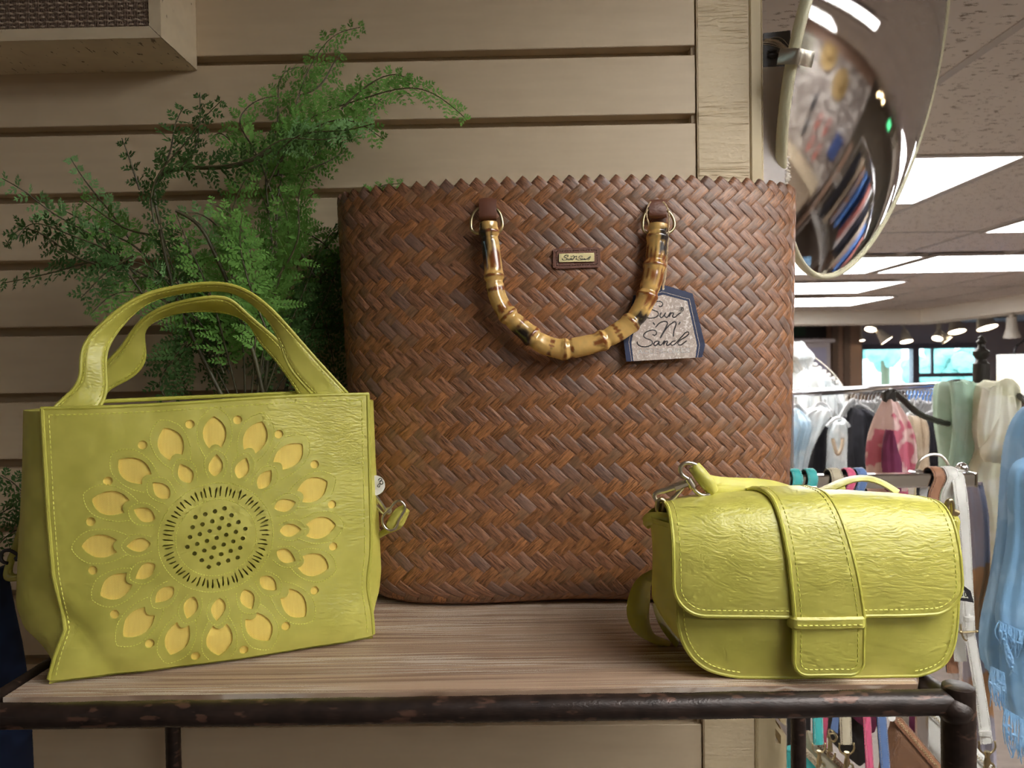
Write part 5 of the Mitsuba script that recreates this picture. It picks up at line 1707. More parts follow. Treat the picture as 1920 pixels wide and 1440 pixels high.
# ---------------------------------------------------------------- cloth
def drape(rows, th, folds=6, amp=.12, seed=0, n=96, m=70, D=None):
    """rows: (v, u_left, u_right, depth). A hanging bundle of cloth with folds."""
    a = np.array(rows, float)
    t = np.linspace(0, 1, len(a))
    s = np.linspace(0, 1, m)
    R_ = np.stack([np.interp(s, t, a[:, i]) for i in range(4)], 1)
    if len(a) > 2:
        R_ = spline(a, m)
    ang = np.arange(n) * 2 * PI / n
    r = np.random.default_rng(seed)
    ph = r.uniform(0, 2 * PI, 4)
    rings = []
    for k in range(m):
        v, uL, uR, D_ = R_[k]
        L_, Rr = P(uL, v, D_), P(uR, v, D_)
        c = (L_ + Rr) / 2
        hw = np.linalg.norm(Rr - L_) / 2
        z = c[2]
        mod = 1 + amp * (np.sin(folds * ang + ph[0] + 2.2 * math.sin(5 * z + ph[1])) + .6 * np.sin((folds * 2 + 1) * ang + ph[2] + 7 * z))
        dd = min(th, hw * 1.4)
        rings.append(np.stack([c[0] + hw * np.cos(ang) * (1 + .3 * (mod - 1)), c[1] + dd * np.sin(ang) * mod, c[2] + 0 * ang + .012 * (meshkit.noise(np.stack([np.cos(ang) * 2, np.sin(ang) * 2, 0 * ang + k * .05], 1), seed) - .5)], 1))
    return skin(np.array(rings))


def weave_bump(p, n, uv):
    return fbm(p.x * 500, p.y * 500, p.z * 900, 2) + .6 * fbm(p.x * 60, p.y * 60, p.z * 60, 2)


def cloth(name, c, c2=None, sc=20, lo=.45, hi=.6, rough=.9):
    c2 = c if c2 is None else c2
    return pbr(name, lambda p, n, uv: mix(c, c2, smoothstep(lo, hi, fbm(p.x * sc, p.y * sc, p.z * sc, 3))), rough, bump=weave_bump, scale=.0006, eps=4e-4, sheen=.4)


cloth('c_green', (.34, .50, .39), (.40, .55, .45))
cloth('c_cream', (.62, .61, .46), (.70, .69, .58))
cloth('c_blue', (.19, .37, .58), (.26, .45, .66))
cloth('c_pink', (.72, .50, .47), (.50, .12, .17), 26, .50, .58)
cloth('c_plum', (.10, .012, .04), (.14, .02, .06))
cloth('c_navy', (.006, .016, .05), (.010, .028, .085))
cloth('c_black', (.008, .008, .012), (.014, .014, .02))
cloth('c_white', (.62, .66, .68), (.75, .77, .78))
cloth('c_ice', (.42, .58, .72), (.60, .72, .80))
cloth('c_beige', (.48, .37, .26), (.56, .46, .36))
cloth('c_pattern', (.32, .30, .36), (.42, .22, .10), 14, .55, .62)

sr = nm('scarf_rack')
lab(sr, 'dark bronze scarf rack with a turned finial and curved arms', 'rack')
c = P(1840, 700, 1.62)
prof = [(.0, 0), (.030, 0), (.030, .02), (.0165, .03), (.0165, 1.60), (.018, Zp(683, 1.62, 1840) - .0), (.020, Zp(682, 1.62, 1840))]
zf = Zp(682, 1.62, 1840)
prof = [(0, 0), (.16, 0), (.16, .015), (.017, .03), (.017, zf), (.012, zf + .004), (.010, zf + .010), (.017, zf + .020), (.017, zf + .028), (.008, zf + .036), (.0065, zf + .044), (.011, zf + .050), (.006, zf + .056), (.007, zf + .060), (.0, zf + .066)]
part(sr, 'post', lathe(prof, 20, origin=(c[0], c[1], 0)), pbr('m_bronze', (.030, .026, .022), .4, .5))
part(sr, 'arm', tube([P(1838, 735, 1.62), P(1800, 790, 1.55), P(1760, 790, 1.48), P(1715, 770, 1.40), P(1685, 742, 1.37), P(1668, 734, 1.36), P(1666, 752, 1.36)], .006, 8, n=50), 'm_bronze')
part(sr, 'arm_tip', box(*(lambda q: (q[0] - .012, q[0] + .012, q[1] - .006, q[1] + .006, q[2] - .016, q[2] + .010))(P(1667, 742, 1.36)), .003), 'm_bronze', False)
part(sr, 'arm', tube([P(1842, 735, 1.62), P(1870, 722, 1.52), P(1895, 730, 1.45), P(1935, 762, 1.35)], .006, 8, n=30), 'm_bronze')
part(sr, 'arm', tube([P(1838, 725, 1.62), P(1815, 718, 1.58), P(1790, 716, 1.56), P(1768, 722, 1.55)], .006, 8, n=30), 'm_bronze')
ps = nm('scarf')
lab(ps, 'pink and red marbled scarf hanging from the tip of the curved rack arm', 'scarf')
part(ps, 'cloth', drape([(752, 1656, 1680, 1.36), (780, 1644, 1693, 1.36), (815, 1634, 1703, 1.36), (850, 1629, 1708, 1.36), (885, 1630, 1709, 1.36), (930, 1633, 1704, 1.36), (1000, 1640, 1695, 1.36), (1100, 1648, 1690, 1.36)], .05, 5, .13, 1), 'c_pink', 50)
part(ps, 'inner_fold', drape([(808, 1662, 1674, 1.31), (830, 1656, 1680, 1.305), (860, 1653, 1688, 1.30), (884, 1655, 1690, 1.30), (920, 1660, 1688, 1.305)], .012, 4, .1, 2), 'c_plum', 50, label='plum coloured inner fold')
gs_ = nm('scarf')
lab(gs_, 'mint green scarf folded over the rack arm left of the dark post', 'scarf')
part(gs_, 'cloth', drape([(716, 1768, 1824, 1.54), (725, 1760, 1838, 1.54), (760, 1757, 1836, 1.54), (800, 1758, 1834, 1.54), (850, 1766, 1832, 1.54), (900, 1768, 1830, 1.54), (1000, 1770, 1828, 1.54)], .05, 4, .10, 3), 'c_green', 50)
part(gs_, 'front_fold', drape([(718, 1781, 1830, 1.485), (760, 1787, 1832, 1.48), (820, 1787, 1830, 1.48), (890, 1780, 1826, 1.485), (980, 1786, 1824, 1.485)], .016, 3, .08, 5), 'c_green', 50)
cs_ = nm('scarf')
lab(cs_, 'long cream scarf knotted halfway, hanging right of the dark post', 'scarf')
part(cs_, 'cloth', drape([(714, 1846, 1888, 1.46), (728, 1832, 1896, 1.46), (770, 1824, 1902, 1.46), (810, 1823, 1898, 1.46), (842, 1830, 1894, 1.46), (880, 1816, 1898, 1.46), (960, 1816, 1900, 1.46), (1060, 1822, 1897, 1.46), (1180, 1826, 1880, 1.46), (1215, 1829, 1870, 1.46)], .05, 5, .12, 6), 'c_cream', 50)
part(cs_, 'front_fold', drape([(728, 1846, 1872, 1.405), (780, 1838, 1866, 1.40), (820, 1836, 1862, 1.40), (842, 1840, 1870, 1.40)], .022, 3, .12, 8), 'c_cream', 50)
part(cs_, 'knot', drape([(742, 1873, 1896, 1.40), (790, 1862, 1900, 1.39), (830, 1852, 1897, 1.38), (852, 1846, 1888, 1.38), (866, 1850, 1880, 1.39)], .035, 3, .15, 9), 'c_cream', 50)
bs = nm('scarf')
lab(bs, 'light blue fringed scarf hanging at the right edge of the picture', 'scarf')
part(bs, 'cloth', drape([(752, 1962, 1975, 1.20), (764, 1934, 1990, 1.20), (795, 1912, 1990, 1.20), (850, 1899, 1990, 1.20), (900, 1895, 1990, 1.20), (1000, 1886, 1990, 1.20), (1120, 1868, 1990, 1.20), (1200, 1852, 1990, 1.20), (1258, 1856, 1990, 1.20)], .06, 6, .12, 12), 'c_blue', 50)
part(bs, 'cloth', drape([(862, 1935, 1955, 1.15), (880, 1906, 1980, 1.14), (1000, 1898, 1980, 1.135), (1165, 1872, 1980, 1.13), (1190, 1882, 1985, 1.13)], .03, 5, .12, 13), 'c_blue', 50)
part(bs, 'cloth', drape([(1180, 1882, 1985, 1.16), (1300, 1884, 1985, 1.16), (1342, 1892, 1985, 1.16)], .03, 5, .12, 14), 'c_blue', 50)
fr = []
rz = np.random.default_rng(6)
for (ua, va, ub, vb, D, ln) in ((1873, 1168, 1920, 1188, 1.095, 46), (1857, 1252, 1884, 1266, 1.14, 70), (1884, 1332, 1925, 1356, 1.125, 80), (1882, 1190, 1900, 1240, 1.095, 30)):
    for k in range(26):
        f = (k + rz.uniform(-.4, .4)) / 26
        u, v = ua + (ub - ua) * f, va + (vb - va) * f
        l = ln * rz.uniform(.6, 1.1)
        fr.append(tube([P(u, v - 4, D), P(u + rz.normal(0, 3), v + l * .5, D - .004), P(u + rz.normal(2, 5), v + l, D)], [.0011, .0011, .0006], 5, n=9))
        if k % 3 == 0:
            fr.append(ball(P(u + rz.normal(0, 2), v + l * .45, D - .004), .0024, 1))
lab(part(bs, 'fringe', cat_(fr), 'c_blue', True), kind='stuff')
pt_ = nm('scarf')
lab(pt_, 'grey and rust patterned scarf hanging behind the white strap', 'scarf')
part(pt_, 'cloth', drape([(905, 1800, 1836, 1.30), (960, 1806, 1846, 1.30), (1010, 1806, 1848, 1.30), (1080, 1804, 1846, 1.30), (1130, 1808, 1836, 1.30), (1300, 1812, 1850, 1.30), (1460, 1815, 1860, 1.30)], .03, 4, .12, 16), 'c_pattern', 50)
nv = nm('garment')
lab(nv, 'dark navy cloth hanging at the left end of the shelf', 'garment')
part(nv, 'cloth', drape([(1075, -60, 2, .66), (1150, -60, 16, .655), (1230, -60, 30, .65), (1320, -60, 40, .648), (1460, -60, 47, .645), (1600, -60, 50, .645)], .03, 3, .08, 18), 'c_navy', 50)

# ---------------------------------------------------------------- clothes rack with garments
cr = nm('clothes_rack')
lab(cr, 'chrome clothes rack full of hangers in the background', 'rack')
zb = Zp(737, 2.7, 1640)
part(cr, 'bar', tube(np.linspace(P(1480, 738, 2.4), [P(1790, 733, 3.2)[0], 3.2, P(1480, 738, 2.4)[2]], 20), .014, 10), 'm_chrome')
for q in (P(1480, 738, 2.4), P(1790, 733, 3.2)):
    part(cr, 'upright', tube(np.linspace([q[0], q[1], 0], [q[0], q[1], P(1480, 738, 2.4)[2]], 6), .014, 10), 'm_chrome')
scene['m_clear'] = {'type': 'twosided', 'bsdf': {'type': 'principled', 'base_color': rgb(.62, .64, .66), 'roughness': .2, 'specular': .7}}
GA = [('pale blue blouse, leftmost on the clothes rack', [(768, 1484, 1500, 2.45), (790, 1478, 1516, 2.45), (840, 1470, 1508, 2.45), (895, 1466, 1500, 2.45), (1000, 1466, 1500, 2.45)], 'c_ice', .10),
      ('white blouse with long sleeves beside the pale blue blouse', [(764, 1530, 1548, 2.5), (778, 1500, 1556, 2.5), (800, 1500, 1545, 2.5), (850, 1492, 1520, 2.5), (895, 1486, 1510, 2.5), (1000, 1484, 1505, 2.5)], 'c_white', .06),
      ('black sweater left of the white pendant top', [(785, 1536, 1556, 2.6), (800, 1512, 1562, 2.6), (840, 1502, 1562, 2.6), (895, 1494, 1564, 2.6), (1000, 1490, 1566, 2.6)], 'c_black', .10),
      ('white top with a chain print between two black sweaters', [(792, 1560, 1582, 2.45), (806, 1555, 1587, 2.45), (850, 1553, 1587, 2.45), (895, 1550, 1588, 2.45), (1000, 1550, 1588, 2.45)], 'c_white', .05),
      ('black sweater left of the pink scarf', [(766, 1592, 1625, 2.7), (785, 1588, 1648, 2.7), (840, 1586, 1650, 2.7), (895, 1584, 1655, 2.7), (1000, 1584, 1660, 2.7)], 'c_black', .12),
      ('beige cardigan right of the pink scarf', [(780, 1700, 1728, 2.8), (800, 1702, 1735, 2.8), (850, 1712, 1738, 2.8), (895, 1715, 1742, 2.8), (1000, 1715, 1745, 2.8)], 'c_beige', .08),
      ('black jacket right of the beige cardigan', [(780, 1735, 1760, 2.95), (805, 1732, 1768, 2.95), (850, 1734, 1772, 2.95), (895, 1735, 1775, 2.95), (1000, 1735, 1778, 2.95)], 'c_black', .10),
      ('dark garment between the pink scarf and the beige cardigan', [(790, 1660, 1712, 3.0), (820, 1655, 1720, 3.0), (895, 1655, 1722, 3.0), (1000, 1655, 1722, 3.0)], 'c_black', .08)]
for k, (lb, rows, mt, th_) in enumerate(GA):
    key = nm('garment')
    lab(key, lb, 'garment')
    part(key, 'cloth', drape(rows + [(1150, rows[-1][1], rows[-1][2], rows[-1][3])], th_ * .6, 5, .14, 30 + k), mt, 50)
    v0, uL, uR, D_ = rows[0]
    uc = (uL + uR) / 2
    zbar = P(1480, 738, 2.4)[2]
    part(key, 'hanger', cat_([tube([P(uL - 10, v0 + 8, D_), P(uc, v0 - 8, D_), P(uR + 10, v0 + 8, D_)], .007, 6, n=14), tube([P(uc, v0 - 8, D_), P(uc, v0 - 22, D_), P(uc, v0 - 36, D_)], .003, 6, n=8)]), 'm_clear')
part([k for k in labels if labels[k].get('label', '').startswith('white top with')][0], 'chain_print', tube([P(1561, 822, 2.39), P(1566, 842, 2.385), P(1571, 852, 2.385), P(1577, 842, 2.385), P(1580, 822, 2.39)], .006, 8, n=24), 'c_beige', True, label='chain printed on the front')
hk = np.random.default_rng(9)
for k in range(26):
    u = 1590 + k * 6.6
    key = nm('hanger')
    lab(key, 'clear plastic hanger crowded among others on the chrome clothes rack', 'hanger', 'clear hangers on the clothes rack')
    D_ = 2.68 + (u - 1590) / 190 * .45
    dv_ = hk.uniform(-4, 4)
    part(key, 'shoulders', tube([P(u - 16, 782 + dv_, D_), P(u - 4, 758 + dv_, D_), P(u, 752 + dv_, D_), P(u + 6, 760 + dv_, D_ + .05), P(u + 18, 785 + dv_, D_ + .1)], .008, 6, n=20), 'm_clear')
    part(key, 'hook', tube([P(u, 753 + dv_, D_), P(u, 742, D_), P(u + 3, 734, D_), P(u - 2, 731, D_), P(u - 5, 736, D_)], .0035, 6, n=16), 'm_chrome')
# white garments piled on the left shelf of the background
for k, (lb, rows, mt) in enumerate([('white ruffled blouse hung high beside the tote bag', [(690, 1500, 1530, 2.9), (705, 1486, 1545, 2.9), (740, 1478, 1560, 2.9), (775, 1476, 1558, 2.9), (800, 1476, 1545, 2.9), (1000, 1476, 1540, 2.9)], 'c_white'), ('white fringed top with sleeves right of the ruffled blouse', [(708, 1530, 1560, 3.1), (728, 1525, 1575, 3.1), (760, 1530, 1585, 3.1), (790, 1540, 1590, 3.1), (1000, 1545, 1590, 3.1)], 'c_white'), ('grey white straw hat on top of the background shelf', [(640, 1482, 1505, 2.9), (655, 1476, 1512, 2.9), (668, 1470, 1522, 2.9), (680, 1480, 1520, 2.9), (705, 1494, 1526, 2.9)], 'c_white')]):
    key = nm('garment' if k < 2 else 'hat')
    lab(key, lb, 'garment' if k < 2 else 'hat')
    part(key, 'cloth', drape(rows, .10, 7, .16, 50 + k), mt, 50)
bd_ = nm('bead_string')
lab(bd_, 'slanting string of white beads beside the cupboard', 'beads')
for k in range(9):
    part(bd_, 'bead', ball(P(1503 + k * 8.4, 664 + k * 6.6, 3.02), .0105, 2), 'm_white_paint', True)
part(bd_, 'cord', tube([P(1488, 668, 3.0), P(1495, 657, 3.02), P(1580, 724, 3.02), P(1582, 770, 3.06)], .003, 6, n=16), 'm_torn')
# blue poster-like jeans stack behind the hangers
jb = nm('garment')
lab(jb, 'bright blue beaded garment under the far window, above the hangers', 'garment')
part(jb, 'cloth', drape([(728, 1712, 1760, 4.2), (735, 1708, 1764, 4.2), (752, 1710, 1762, 4.2), (760, 1714, 1758, 4.2), (900, 1714, 1758, 4.2), (1240, 1714, 1758, 4.2)], .10, 7, .1, 70), cloth('c_bright_blue', (.05, .18, .55), (.20, .38, .75), 40), 50)
# low counters that close the view under the racks
ct = nm('counter')
lab(ct, 'brown wooden display counter far behind the racks', 'counter')
part(ct, 'body', box(2.5, 7.2, 9.9, 10.5, 0, Zp(735, 9.9), .02), 'm_brown_wood', False)
part(ct, 'top', box(2.4, 7.3, 9.85, 10.55, Zp(735, 9.9), Zp(730, 9.9), .01), 'm_far_frame', False)

# ================================================================ chrome bar with straps and purses
br = nm('display_bar')
lab(br, 'chrome display bar with a ball finial, hung with bag straps', 'display bar')
DB_ = 1.02
q0, q1 = P(1440, 900, DB_), P(1822, 902, DB_)
zt_, zb_ = Zp(888, DB_, 1640), Zp(914, DB_, 1640)
part(br, 'bar', box(q0[0], q1[0], DB_ - .010, DB_ + .010, zb_, zt_, .0022), 'm_chrome', False)
part(br, 'end_cap', box(q1[0], q1[0] + .002, DB_ - .011, DB_ + .011, zb_ - .0005, zt_ + .0005, .0005), 'm_nickel', False)
fc = P(1804, 878, DB_)
part(br, 'finial', cat_([ball(fc, .0085, 3), tube(np.linspace(fc, [fc[0], fc[1], zt_], 4), .0035, 12)]), 'm_chrome', True)
part(br, 'upright', box(q1[0] - .075, q1[0] - .055, DB_ + .012, DB_ + .032, 0, zt_, .002), 'm_chrome', False)
part(br, 'upright', box(q0[0] + .01, q0[0] + .03, DB_ + .012, DB_ + .032, 0, zt_, .002), 'm_chrome', False)
part(br, 'wire_hook', tube([P(1718, 892, 1.06), P(1722, 868, 1.06), P(1742, 853, 1.06), P(1766, 856, 1.06), P(1778, 872, 1.06)], .0022, 8, n=30), 'm_nickel')


def grain_b(p, n, uv):
    f, s_, r_ = voronoi(p.x * 420 + p.y * 200, p.z * 300)
    return smoothstep(0.0, .5, s_ - f)


def leather(name, c):
    return pbr(name, c, .42, bump=grain_b, scale=.0006, eps=3e-4)


leather('l_teal', (.05, .42, .42))
leather('l_cream', (.58, .52, .38))
leather('l_pink', (.72, .115, .24))
leather('l_blue', (.11, .19, .40))
leather('l_tan', (.33, .16, .09))
leather('l_white', (.74, .74, .70))
leather('l_brown', (.17, .085, .045))
pbr('m_strap_back', (.02, .018, .018), .6)
pbr('m_white_thread', (.62, .60, .55), .6)


def strap(label, cu, w, v1, mat, cu1=None, D0=1.0, D1=.985, clasp=True, back=True, thread='m_white_thread', over=True, vst=None):
    """A strap laid over the bar, its front end hanging down."""
    key = nm('bag_strap')
    lab(key, label, 'strap')
    cu1 = cu if cu1 is None else cu1
    w2 = w / 2
    pts = []
    if over:
        r = .0125
        zc = (zt_ + zb_) / 2
        for a in np.linspace(-.15 * PI, 1.0 * PI, 9):
            pts.append((cu, None, DB_ + r * 1.15 * math.cos(a + 0) if False else DB_ + .0145 * math.cos(a), zc + .0145 * math.sin(a) + .0035))
    A, B = [], []
    for (u, v, D, z) in pts:
        b_ = P(cu - w2 - (DB_ - D) * 0, 900, DB_)
        x0, x1 = P(cu - w2, 895, DB_)[0], P(cu + w2, 895, DB_)[0]
        A.append([x0, D, z])
        B.append([x1, D, z])
    vv = np.linspace(925, v1, 6)
    for k, v in enumerate(vv):
        f = k / 5
        u = cu + (cu1 - cu) * f ** .8 + 1.0
        D = DB_ - .0145 + (D1 - (DB_ - .0145)) * f
        A.append(P(u - w2, v, D))
        B.append(P(u + w2, v, D))
    A, B = np.array(A), np.array(B)
    part(key, 'band', ribbon(A, B, .0026, 80), mat, 50)
    Aa, Bb = spline(A, 80), spline(B, 80)
    C = np.cross(np.gradient((Aa + Bb) / 2, axis=0), Bb - Aa)
    C /= np.linalg.norm(C, axis=1, keepdims=True)
    if C[-1, 1] > 0:
        C = -C
    part(key, 'stitching', cat_([stitches(Aa + (Bb - Aa) * f + C * .0013, C, .0030, .0022, .00035) for f in (.12, .88)]), thread, False)
    if back:
        part(key, 'lining', ribbon(Aa - C * .0022, Bb - C * .0022, .0016, raw=True), 'm_strap_back', 50, label='dark lining')
    if clasp:
        e = (A[-1] + B[-1]) / 2
        add_clasp(key, e, w / F_PX * D1)
    return key


def add_clasp(key, e, w):
    r = w * .62
    ring_ = [e + [r * math.cos(a) * 1.05, -.001, -r * .35 + r * math.sin(a)] for a in np.linspace(PI * .9, 2.1 * PI, 20)]
    ring_ = [e + [-r * 1.05, 0, r * .25]] + ring_ + [e + [r * 1.05, 0, r * .25]]
    part(key, 'ring', tube(ring_, .0012, 8, n=50), 'm_antique_brass')
    b0 = e + np.array([0, -.001, -r * 1.30])
    hook = cat_([lathe([(0, .003), (r * .33, .003), (r * .4, 0), (r * .28, -.003), (r * .25, -.006), (0, -.006)], 14, origin=b0),
                 ribbon([b0 + [-r * .3, 0, -.005], b0 + [-r * .42, 0, -.014], b0 + [-r * .30, 0, -.020]], [b0 + [r * .3, 0, -.005], b0 + [r * .45, 0, -.014], b0 + [r * .1, 0, -.020]], .0035, 16),
                 tube([b0 + [-r * .30, 0, -.016], b0 + [-r * .42, 0, -.024], b0 + [-r * .30, 0, -.033], b0 + [r * .05, 0, -.036], b0 + [r * .30, 0, -.030], b0 + [r * .28, 0, -.022]], .0013, 8, n=40),
                 tube([b0 + [r * .40, 0, -.013], b0 + [r * .80, 0, -.016], b0 + [r * .85, 0, -.019], b0 + [r * .60, 0, -.020]], .0015, 8, n=16)])
    part(key, 'snap_hook', hook, 'm_antique_brass')


strap('turquoise strap next to the tote bag, leftmost on the chrome bar', 1489, 19, 1180, 'l_teal')
strap('turquoise strap with a snap hook, second from the left on the chrome bar', 1517, 19, 1396, 'l_teal', 1534, D1=.985)
strap('cream strap with a snap hook hanging from the chrome bar', 1562, 22, 1396, 'l_cream', 1586, D1=.985, thread='m_dark_thread')
strap('long pink strap without a hook, hanging from the chrome bar', 1590, 15, 1500, 'l_pink', 1634, D1=.98, clasp=False)
strap('blue grained strap right of the long pink strap', 1610, 18, 1500, 'l_blue', 1664, D1=.975, clasp=False)
strap('brown strap with dark stitching left of the white strap', 1751, 22, 1262, 'l_tan', 1786, D1=1.0, clasp=False, thread='m_dark_thread')
strap('white strap tucked behind the longer white strap', 1776, 24, 1240, 'l_white', 1800, D1=.99, clasp=False, back=False)
ek = nm('bag_strap')
lab(ek, 'short pink strap behind the turquoise hook, under the shelf', 'strap')
part(ek, 'band', ribbon([P(1538, 1320, 1.03), P(1542, 1360, 1.02), P(1543, 1392, 1.01), P(1546, 1400, 1.01)], [P(1554, 1320, 1.03), P(1552, 1360, 1.02), P(1550, 1392, 1.01), P(1551, 1400, 1.01)], .003, 30), 'l_pink', 50)
part(ek, 'snap_hook', cat_([tube([P(1551, 1383, .99), P(1556, 1376, .99), P(1564, 1376, .99), P(1568, 1384, .99), P(1562, 1392, .99)], .0013, 8, n=30), ribbon([P(1552, 1385, .992), P(1552, 1408, .99)], [P(1560, 1388, .992), P(1562, 1410, .99)], .004, 10), tube([P(1552, 1408, .99), P(1554, 1420, .99), P(1562, 1424, .99), P(1566, 1412, .99)], .0014, 8, n=20)]), 'm_antique_brass')
ek = nm('bag_strap')
lab(ek, 'short blue strap end with a brass ring, left of the cream strap', 'strap')
part(ek, 'band', ribbon([P(1562, 1320, 1.04), P(1561, 1345, 1.03), P(1557, 1366, 1.02)], [P(1576, 1320, 1.04), P(1573, 1352, 1.03), P(1571, 1376, 1.02)], .003, 24), 'l_blue', 50)
part(ek, 'ring', tube([P(1556, 1368, 1.01), P(1566, 1376, 1.005), P(1569, 1384, 1.0), P(1562, 1390, 1.0), P(1555, 1380, 1.0)], .0013, 8, n=40, closed=True), 'm_antique_brass')
# long white strap in two lengths with a buckle
wk = nm('bag_strap')
lab(wk, 'long white strap with a buckle and snap hook, at the end of the chrome bar', 'strap')


def wband(Lp, Rp, D, n=60, name='band', th=.0032):
    a, b = np.array(Lp, float), np.array(Rp, float)
    A, B = spline(P(a[:, 0], a[:, 1], D), n), spline(P(b[:, 0], b[:, 1], D), n)
    part(wk, name, ribbon(A, B, th, raw=True), 'l_white', 50)
    part(wk, 'stitching', cat_([stitches(A + (B - A) * f + [0, -.0017, 0], [0, -1, 0], .0030, .0022, .00035) for f in (.14, .86)]), pbr('m_grey_thread', (.42, .40, .36), .6) if 'm_grey_thread' not in scene else 'm_grey_thread', False)


zc = (zt_ + zb_) / 2
wband([(1783, 885), (1788, 920), (1797, 1000), (1803, 1100), (1808, 1192)], [(1806, 884), (1813, 920), (1820, 1000), (1825, 1100), (1829, 1190)], np.array([1.015, .995, .985, .978, .975]))
part(wk, 'band', ribbon([[P(1783, 885, 1.02)[0], 1.04, zt_ - .01], [P(1783, 885, 1.02)[0], 1.03, zt_ + .003], [P(1783, 885, 1.02)[0], 1.012, zt_ + .003]], [[P(1806, 885, 1.02)[0], 1.04, zt_ - .01], [P(1806, 885, 1.02)[0], 1.03, zt_ + .003], [P(1806, 885, 1.02)[0], 1.012, zt_ + .003]], .003, 20), 'l_white', 50)
wband([(1809, 1192), (1817, 1240), (1828, 1310), (1838, 1396)], [(1829, 1191), (1838, 1240), (1850, 1310), (1862, 1392)], np.array([.978, .974, .97, .968]))
part(wk, 'keeper', ribbon([P(1807, 1157, .974), P(1808, 1164, .974)], [P(1828, 1156, .974), P(1828, 1163, .974)], .004, 6), 'l_white', 40)
part(wk, 'buckle', cat_([tube([P(1801, 1170, .97), P(1803, 1185, .968), P(1807, 1197, .968), P(1812, 1201, .97)], .0013, 8, n=20), tube([P(1799, 1186, .968), P(1832, 1184, .970)], .0015, 8, n=6), ball(P(1801, 1185, .967), .0024, 2), ball(P(1831, 1184, .969), .0022, 2)]), 'm_antique_brass', label='brass buckle')
part(wk, 'keeper', ribbon([P(1834, 1371, .964), P(1836, 1380, .964)], [P(1858, 1370, .964), P(1860, 1379, .964)], .004, 6), 'l_white', 40)
add_clasp(wk, P(1850, 1393, .966), 24 / F_PX * .966)
# purses below the bar
def purse(label, poly, D, th, mat, zips=(), rise=.012):
    key = nm('purse')
    lab(key, label, 'purse')
    pg = Polygon(poly).buffer(-6).buffer(6)
    cen = np.array(pg.centroid.coords[0])
    def fn(x, y, d):
        e = np.array([max(0.0, min(1.0, pg.exterior.distance(Point(a, b)) / 22)) for a, b in zip(x, y)])
        return P(x, y, D + np.where(d > th / 2, 1, -1) * (th * (.3 + .7 * e)))
    m_ = sheet(pg, th, fn, 9)
    part(key, 'body', m_, mat, 50)
    for (a, b, w, tc, zm) in zips:
        a, b = np.array(a, float), np.array(b, float)
        d = (b - a) / np.linalg.norm(b - a)
        nn = np.array([-d[1], d[0]])
        D2 = D - th * 1.02 - .001
        part(key, 'zip_tape', ribbon([P(*(a + nn * w), D2), P(*(b + nn * w), D2)], [P(*(a - nn * w), D2), P(*(b - nn * w), D2)], .0022, 10), tc, 40)
        L = np.linalg.norm(b - a)
        tee = []
        for k in range(int(L / 2.6)):
            q = a + d * (k + .5) * 2.6
            s = 1.2 if k % 2 else -1.2
            tee.append(ball(P(*(q + nn * s), D2 - .0012), .0011, 1, (1, .7, 1)))
        lab(part(key, 'zip_teeth', cat_(tee), zm, True), kind='stuff')
    return key


purse('brown leather purse with a brass zip, under the right end of the shelf', [(1650, 1420), (1672, 1342), (1690, 1345), (1850, 1535), (1840, 1600), (1620, 1600)], 1.03, .016, 'l_brown', [((1682, 1350), (1850, 1546), 7, 'l_tan', 'm_antique_brass')])
purse('white leather purse with a silver zip, behind the brown purse', [(1682, 1318), (1740, 1312), (1930, 1500), (1930, 1600), (1870, 1600), (1678, 1345)], 1.09, .018, 'l_white', [((1728, 1322), (1900, 1482), 6, 'l_white', 'm_antique_brass')])
purse('turquoise purse with a pale zip, at the lower left of the hanging straps', [(1470, 1400), (1500, 1392), (1575, 1470), (1560, 1560), (1470, 1560)], 1.06, .014, 'l_teal', [((1498, 1396), (1560, 1462), 6, 'l_cream', 'm_nickel')])
purse('pale grey purse with a dark zip, right of the turquoise purse', [(1512, 1360), (1530, 1385), (1640, 1490), (1640, 1560), (1570, 1560), (1506, 1395)], 1.09, .014, 'l_cream', [((1536, 1396), (1620, 1476), 5, 'l_brown', 'm_nickel')])
purse('black purse between the cream strap and the long pink strap', [(1545, 1310), (1628, 1320), (1634, 1420), (1612, 1438), (1580, 1412), (1548, 1380)], 1.13, .014, 'm_strap_back')
purse('plum purse behind the long pink strap', [(1596, 1300), (1652, 1300), (1648, 1350), (1638, 1378), (1622, 1366), (1598, 1345)], 1.10, .012, 'c_plum')
purse('black purse beside the end of the slat wall', [(1468, 1290), (1520, 1300), (1520, 1480), (1468, 1480)], 1.15, .012, 'm_strap_back')
tgw = nm('price_sticker')
lab(tgw, 'small white price sticker at the top of the brown purse', 'sticker')
part(tgw, 'disc', lathe([(0, .0005), (.0055, .0005), (.0055, 0), (0, 0)], 24, axis=(0, -1, .1), origin=P(1672, 1345, .985)), 'm_paper', False)

# ================================================================ side of the shop that the mirror shows
PWX = 4.5


def plank(p, n, uv):
    a = fbm(p.y * 4, p.z * 40, p.x, 3)
    w = smoothstep(.45, .6, fbm(p.y * 9, p.z * 16, 3.0, 3))
    return mix(mix((.22, .18, .165), (.42, .37, .34), a), (.74, .70, .66), w * .8)


